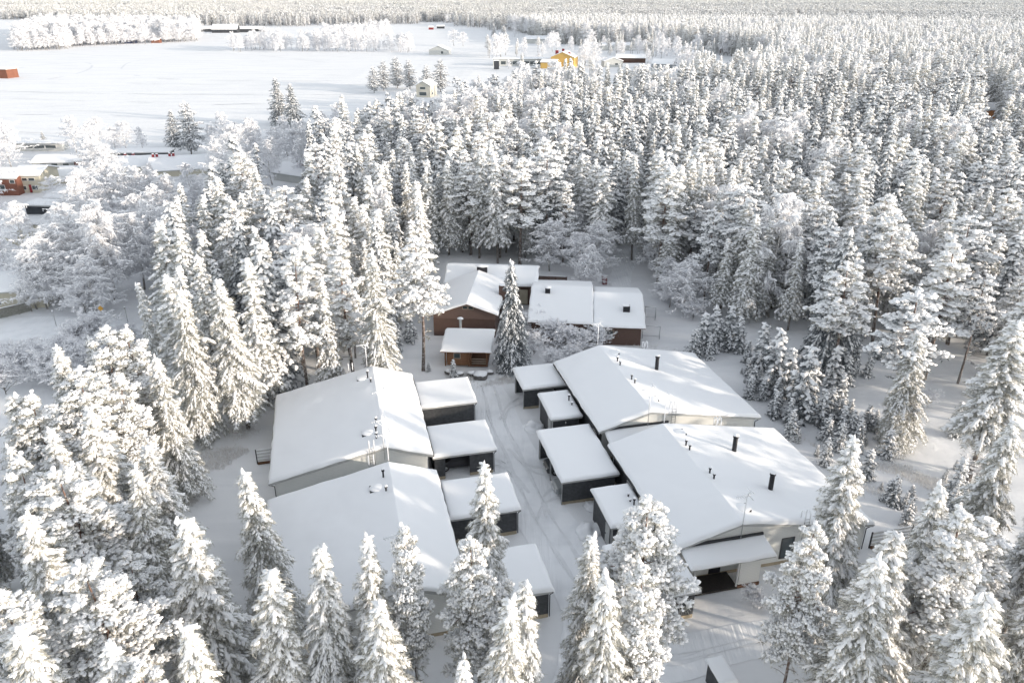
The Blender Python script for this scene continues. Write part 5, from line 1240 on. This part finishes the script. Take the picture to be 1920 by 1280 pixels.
# ---------------- what nobody could count: the distant forest, as instances on points
def merged(name,pr):
    out=bpy.data.meshes.new(name);Vs=[];Fs=[];Ms=[];mats=[];n=0
    for me in (pr['crown'],pr['trunk']):
        v=np.empty(len(me.vertices)*3,np.float32);me.vertices.foreach_get('co',v);Vs.append(v.reshape(-1,3))
        f=np.empty(len(me.loops),np.int32);me.loops.foreach_get('vertex_index',f);Fs.append(f.reshape(-1,3)+n);n+=len(me.vertices)
        mi=np.empty(len(me.polygons),np.int32);me.polygons.foreach_get('material_index',mi);Ms.append(mi+len(mats));mats+=list(me.materials)
    return np.concatenate(Vs),np.concatenate(Fs),np.concatenate(Ms),mats
def gn_scatter(name,pts,rots,scls,idx,sources,label,cat):
    me=bpy.data.meshes.new(name);me.vertices.add(len(pts));me.vertices.foreach_set('co',np.array(pts,np.float32).ravel())
    for nm,tp,val in (('rz','FLOAT',rots),('sc','FLOAT',scls),('ix','INT',idx)):
        a=me.attributes.new(nm,tp,'POINT');a.data.foreach_set('value',np.array(val))
    o=bpy.data.objects.new(name,me);COL.objects.link(o);tag(o,label,cat,kind='stuff')
    ng=bpy.data.node_groups.new(name,'GeometryNodeTree');ng.interface.new_socket('Geometry',in_out='INPUT',socket_type='NodeSocketGeometry');ng.interface.new_socket('Geometry',in_out='OUTPUT',socket_type='NodeSocketGeometry')
    N=ng.nodes;L=ng.links;gi=N.new('NodeGroupInput');go=N.new('NodeGroupOutput')
    ip=N.new('GeometryNodeInstanceOnPoints');jg=N.new('GeometryNodeJoinGeometry')
    for s in sources:
        so_=bpy.data.objects.new(name+'_source',s);oi=N.new('GeometryNodeObjectInfo');oi.inputs['Object'].default_value=so_;oi.inputs['As Instance'].default_value=True
        L.new(oi.outputs['Geometry'],jg.inputs[0])
    L.new(gi.outputs[0],ip.inputs['Points']);L.new(jg.outputs[0],ip.inputs['Instance']);ip.inputs['Pick Instance'].default_value=True
    def attr(nm,tp):
        q=N.new('GeometryNodeInputNamedAttribute');q.data_type=tp;q.inputs['Name'].default_value=nm;return q.outputs[0]
    L.new(attr('ix','INT'),ip.inputs['Instance Index'])
    cr=N.new('ShaderNodeCombineXYZ');L.new(attr('rz','FLOAT'),cr.inputs[2]);L.new(cr.outputs[0],ip.inputs['Rotation'])
    cs_=N.new('ShaderNodeCombineXYZ');sa_=attr('sc','FLOAT')
    for i in range(3): L.new(sa_,cs_.inputs[i])
    L.new(cs_.outputs[0],ip.inputs['Scale']);L.new(ip.outputs[0],go.inputs[0])
    md=o.modifiers.new('scatter','NODES');md.node_group=ng;return o
def mk(name,q): return mesh_np(name,q[0],q[1],q[2],q[3])
MG={k:[merged(k,p) for p in KN[k][2][2]] for k in KN}
MG1={k:[merged(k,p) for p in KN[k][2][1]] for k in KN}
for k,nm,lb in (('spruce','distant_spruces','snowy spruces merging into the distant forest'),('pine','distant_pines','snowy pines merging into the distant forest'),('birch','distant_birches','frosted birches merging into the distant groves')):
    srcs=[mk(k+'_near',q) for q in MG1[k]]+[mk(k+'_far',q) for q in MG[k]];n1=len(MG1[k]);n2=len(MG[k])
    R_=rest[k]
    gn_scatter(nm,[(c[2],c[3],ground_z(c[2],c[3])-.05) for c in R_],[random.uniform(0,6.28) for c in R_],[c[4]/PRH[k]*(1.15 if c[0]>300 else 1) for c in R_],
      [random.randrange(n1) if c[0]<330 else n1+random.randrange(n2) for c in R_],srcs,lb,'forest')
# far forest in patches
def patch(n,size,mix,seed,dk=False):
    r_=np.random.default_rng(seed);Vs=[];Fs=[];Ms=[];mats=[];mi={};nn=0
    for i in range(n):
        k='birch' if r_.random()<mix else ('spruce' if r_.random()<.5 else 'pine')
        v,f,m,mt=MG[k][1 if dk and k!='birch' else r_.integers(len(MG[k]))];s=r_.uniform(.7,1.15);a=r_.uniform(0,6.28)
        R=np.array([[math.cos(a),-math.sin(a),0],[math.sin(a),math.cos(a),0],[0,0,1]]);o=np.array([*r_.uniform(-size/2,size/2,2),0])
        Vs.append((v@R.T)*s*np.array([1.25,1.25,1])+o);Fs.append(f+nn);nn+=len(v)
        lut=[]
        for q in mt:
            if q.name not in mi: mi[q.name]=len(mats);mats.append(q)
            lut.append(mi[q.name])
        Ms.append(np.array(lut)[m])
    return mesh_np('forest_patch',np.concatenate(Vs),np.concatenate(Fs),np.concatenate(Ms),mats)
PT=[patch(46,52,.12,1),patch(46,52,.15,2),patch(40,52,.7,3),patch(46,52,.0,4,True)]
pts=[];ro=[];scl=[];ix=[]
y=1030.
while y<5200:
    s=44*(1 if y<2200 else 1.15)
    xw=y*.78
    x=-xw
    while x<xw:
        X=x+random.uniform(-9,9);Y=y+random.uniform(-9,9);px,py=proj(X,Y)
        if in_poly(px,py,FARP) and math.hypot(X,Y)>1040 and mnoise.noise(Vector((X*.003,Y*.003,1)))<.5:
            n_=mnoise.noise(Vector((X*.002,Y*.002,8)))
            pts.append((X,Y,0));ro.append(random.choice([0,1.5708,3.1416,4.712])+random.uniform(-.2,.2));scl.append(random.uniform(.9,1.15)*(1 if y<2200 else 1.2));n2=mnoise.noise(Vector((X*.0014,Y*.0022,18)));ix.append(3 if (n2>.12 or (y>3000 and px>1500)) else 2 if (n_>(-.25 if px<1000 else .3)) else random.randrange(2))
        x+=s
    y+=s
print('PATCH',len(pts))
gn_scatter('far_forest',pts,ro,scl,ix,PT,'unbroken snowy forest running to the horizon','forest')
# frosted undergrowth of the clearings
gp=[];gd=[];gl=[]
UG=[([(400,800),(470,780),(510,770),(505,830),(440,860),(400,900),(330,990),(320,960),(350,880)],7000),([(760,690),(830,700),(1000,700),(960,720),(880,730),(790,705)],3200),([(1430,700),(1500,800),(1600,860),(1750,880),(1850,960),(1700,1000),(1600,900),(1480,800)],9000),([(920,640),(1190,640),(1300,660),(1100,690),(960,690)],2400)]
for poly,n in UG:
    xs=[p[0] for p in poly];ys=[p[1] for p in poly];c=0
    while c<n:
        px,py=random.uniform(min(xs),max(xs)),random.uniform(min(ys),max(ys))
        if not in_poly(px,py,poly): continue
        X,Y=at(px,py);c+=1
        if mnoise.noise(Vector((X*.25,Y*.25,3)))<-.05+.2*random.random(): continue
        u_,v_=uv((X,Y))
        if 40<u_<80 and -9<v_<44: continue
        for q in range(3):
            gp.append((X+random.gauss(0,.12),Y+random.gauss(0,.12),ground_z(X,Y)-.02));gd.append((random.gauss(0,.45),random.gauss(0,.45),1));gl.append(random.uniform(.15,.5))
ac=Acc();ac.blades(gp,gd,gl,np.array(gl)*.09,0)
o=bpy.data.objects.new('frosted_grass',ac.mesh('frosted_grass',[WEED],False));COL.objects.link(o);tag(o,'frosted grass and weeds sticking through the snow of the clearings','grass',kind='stuff')
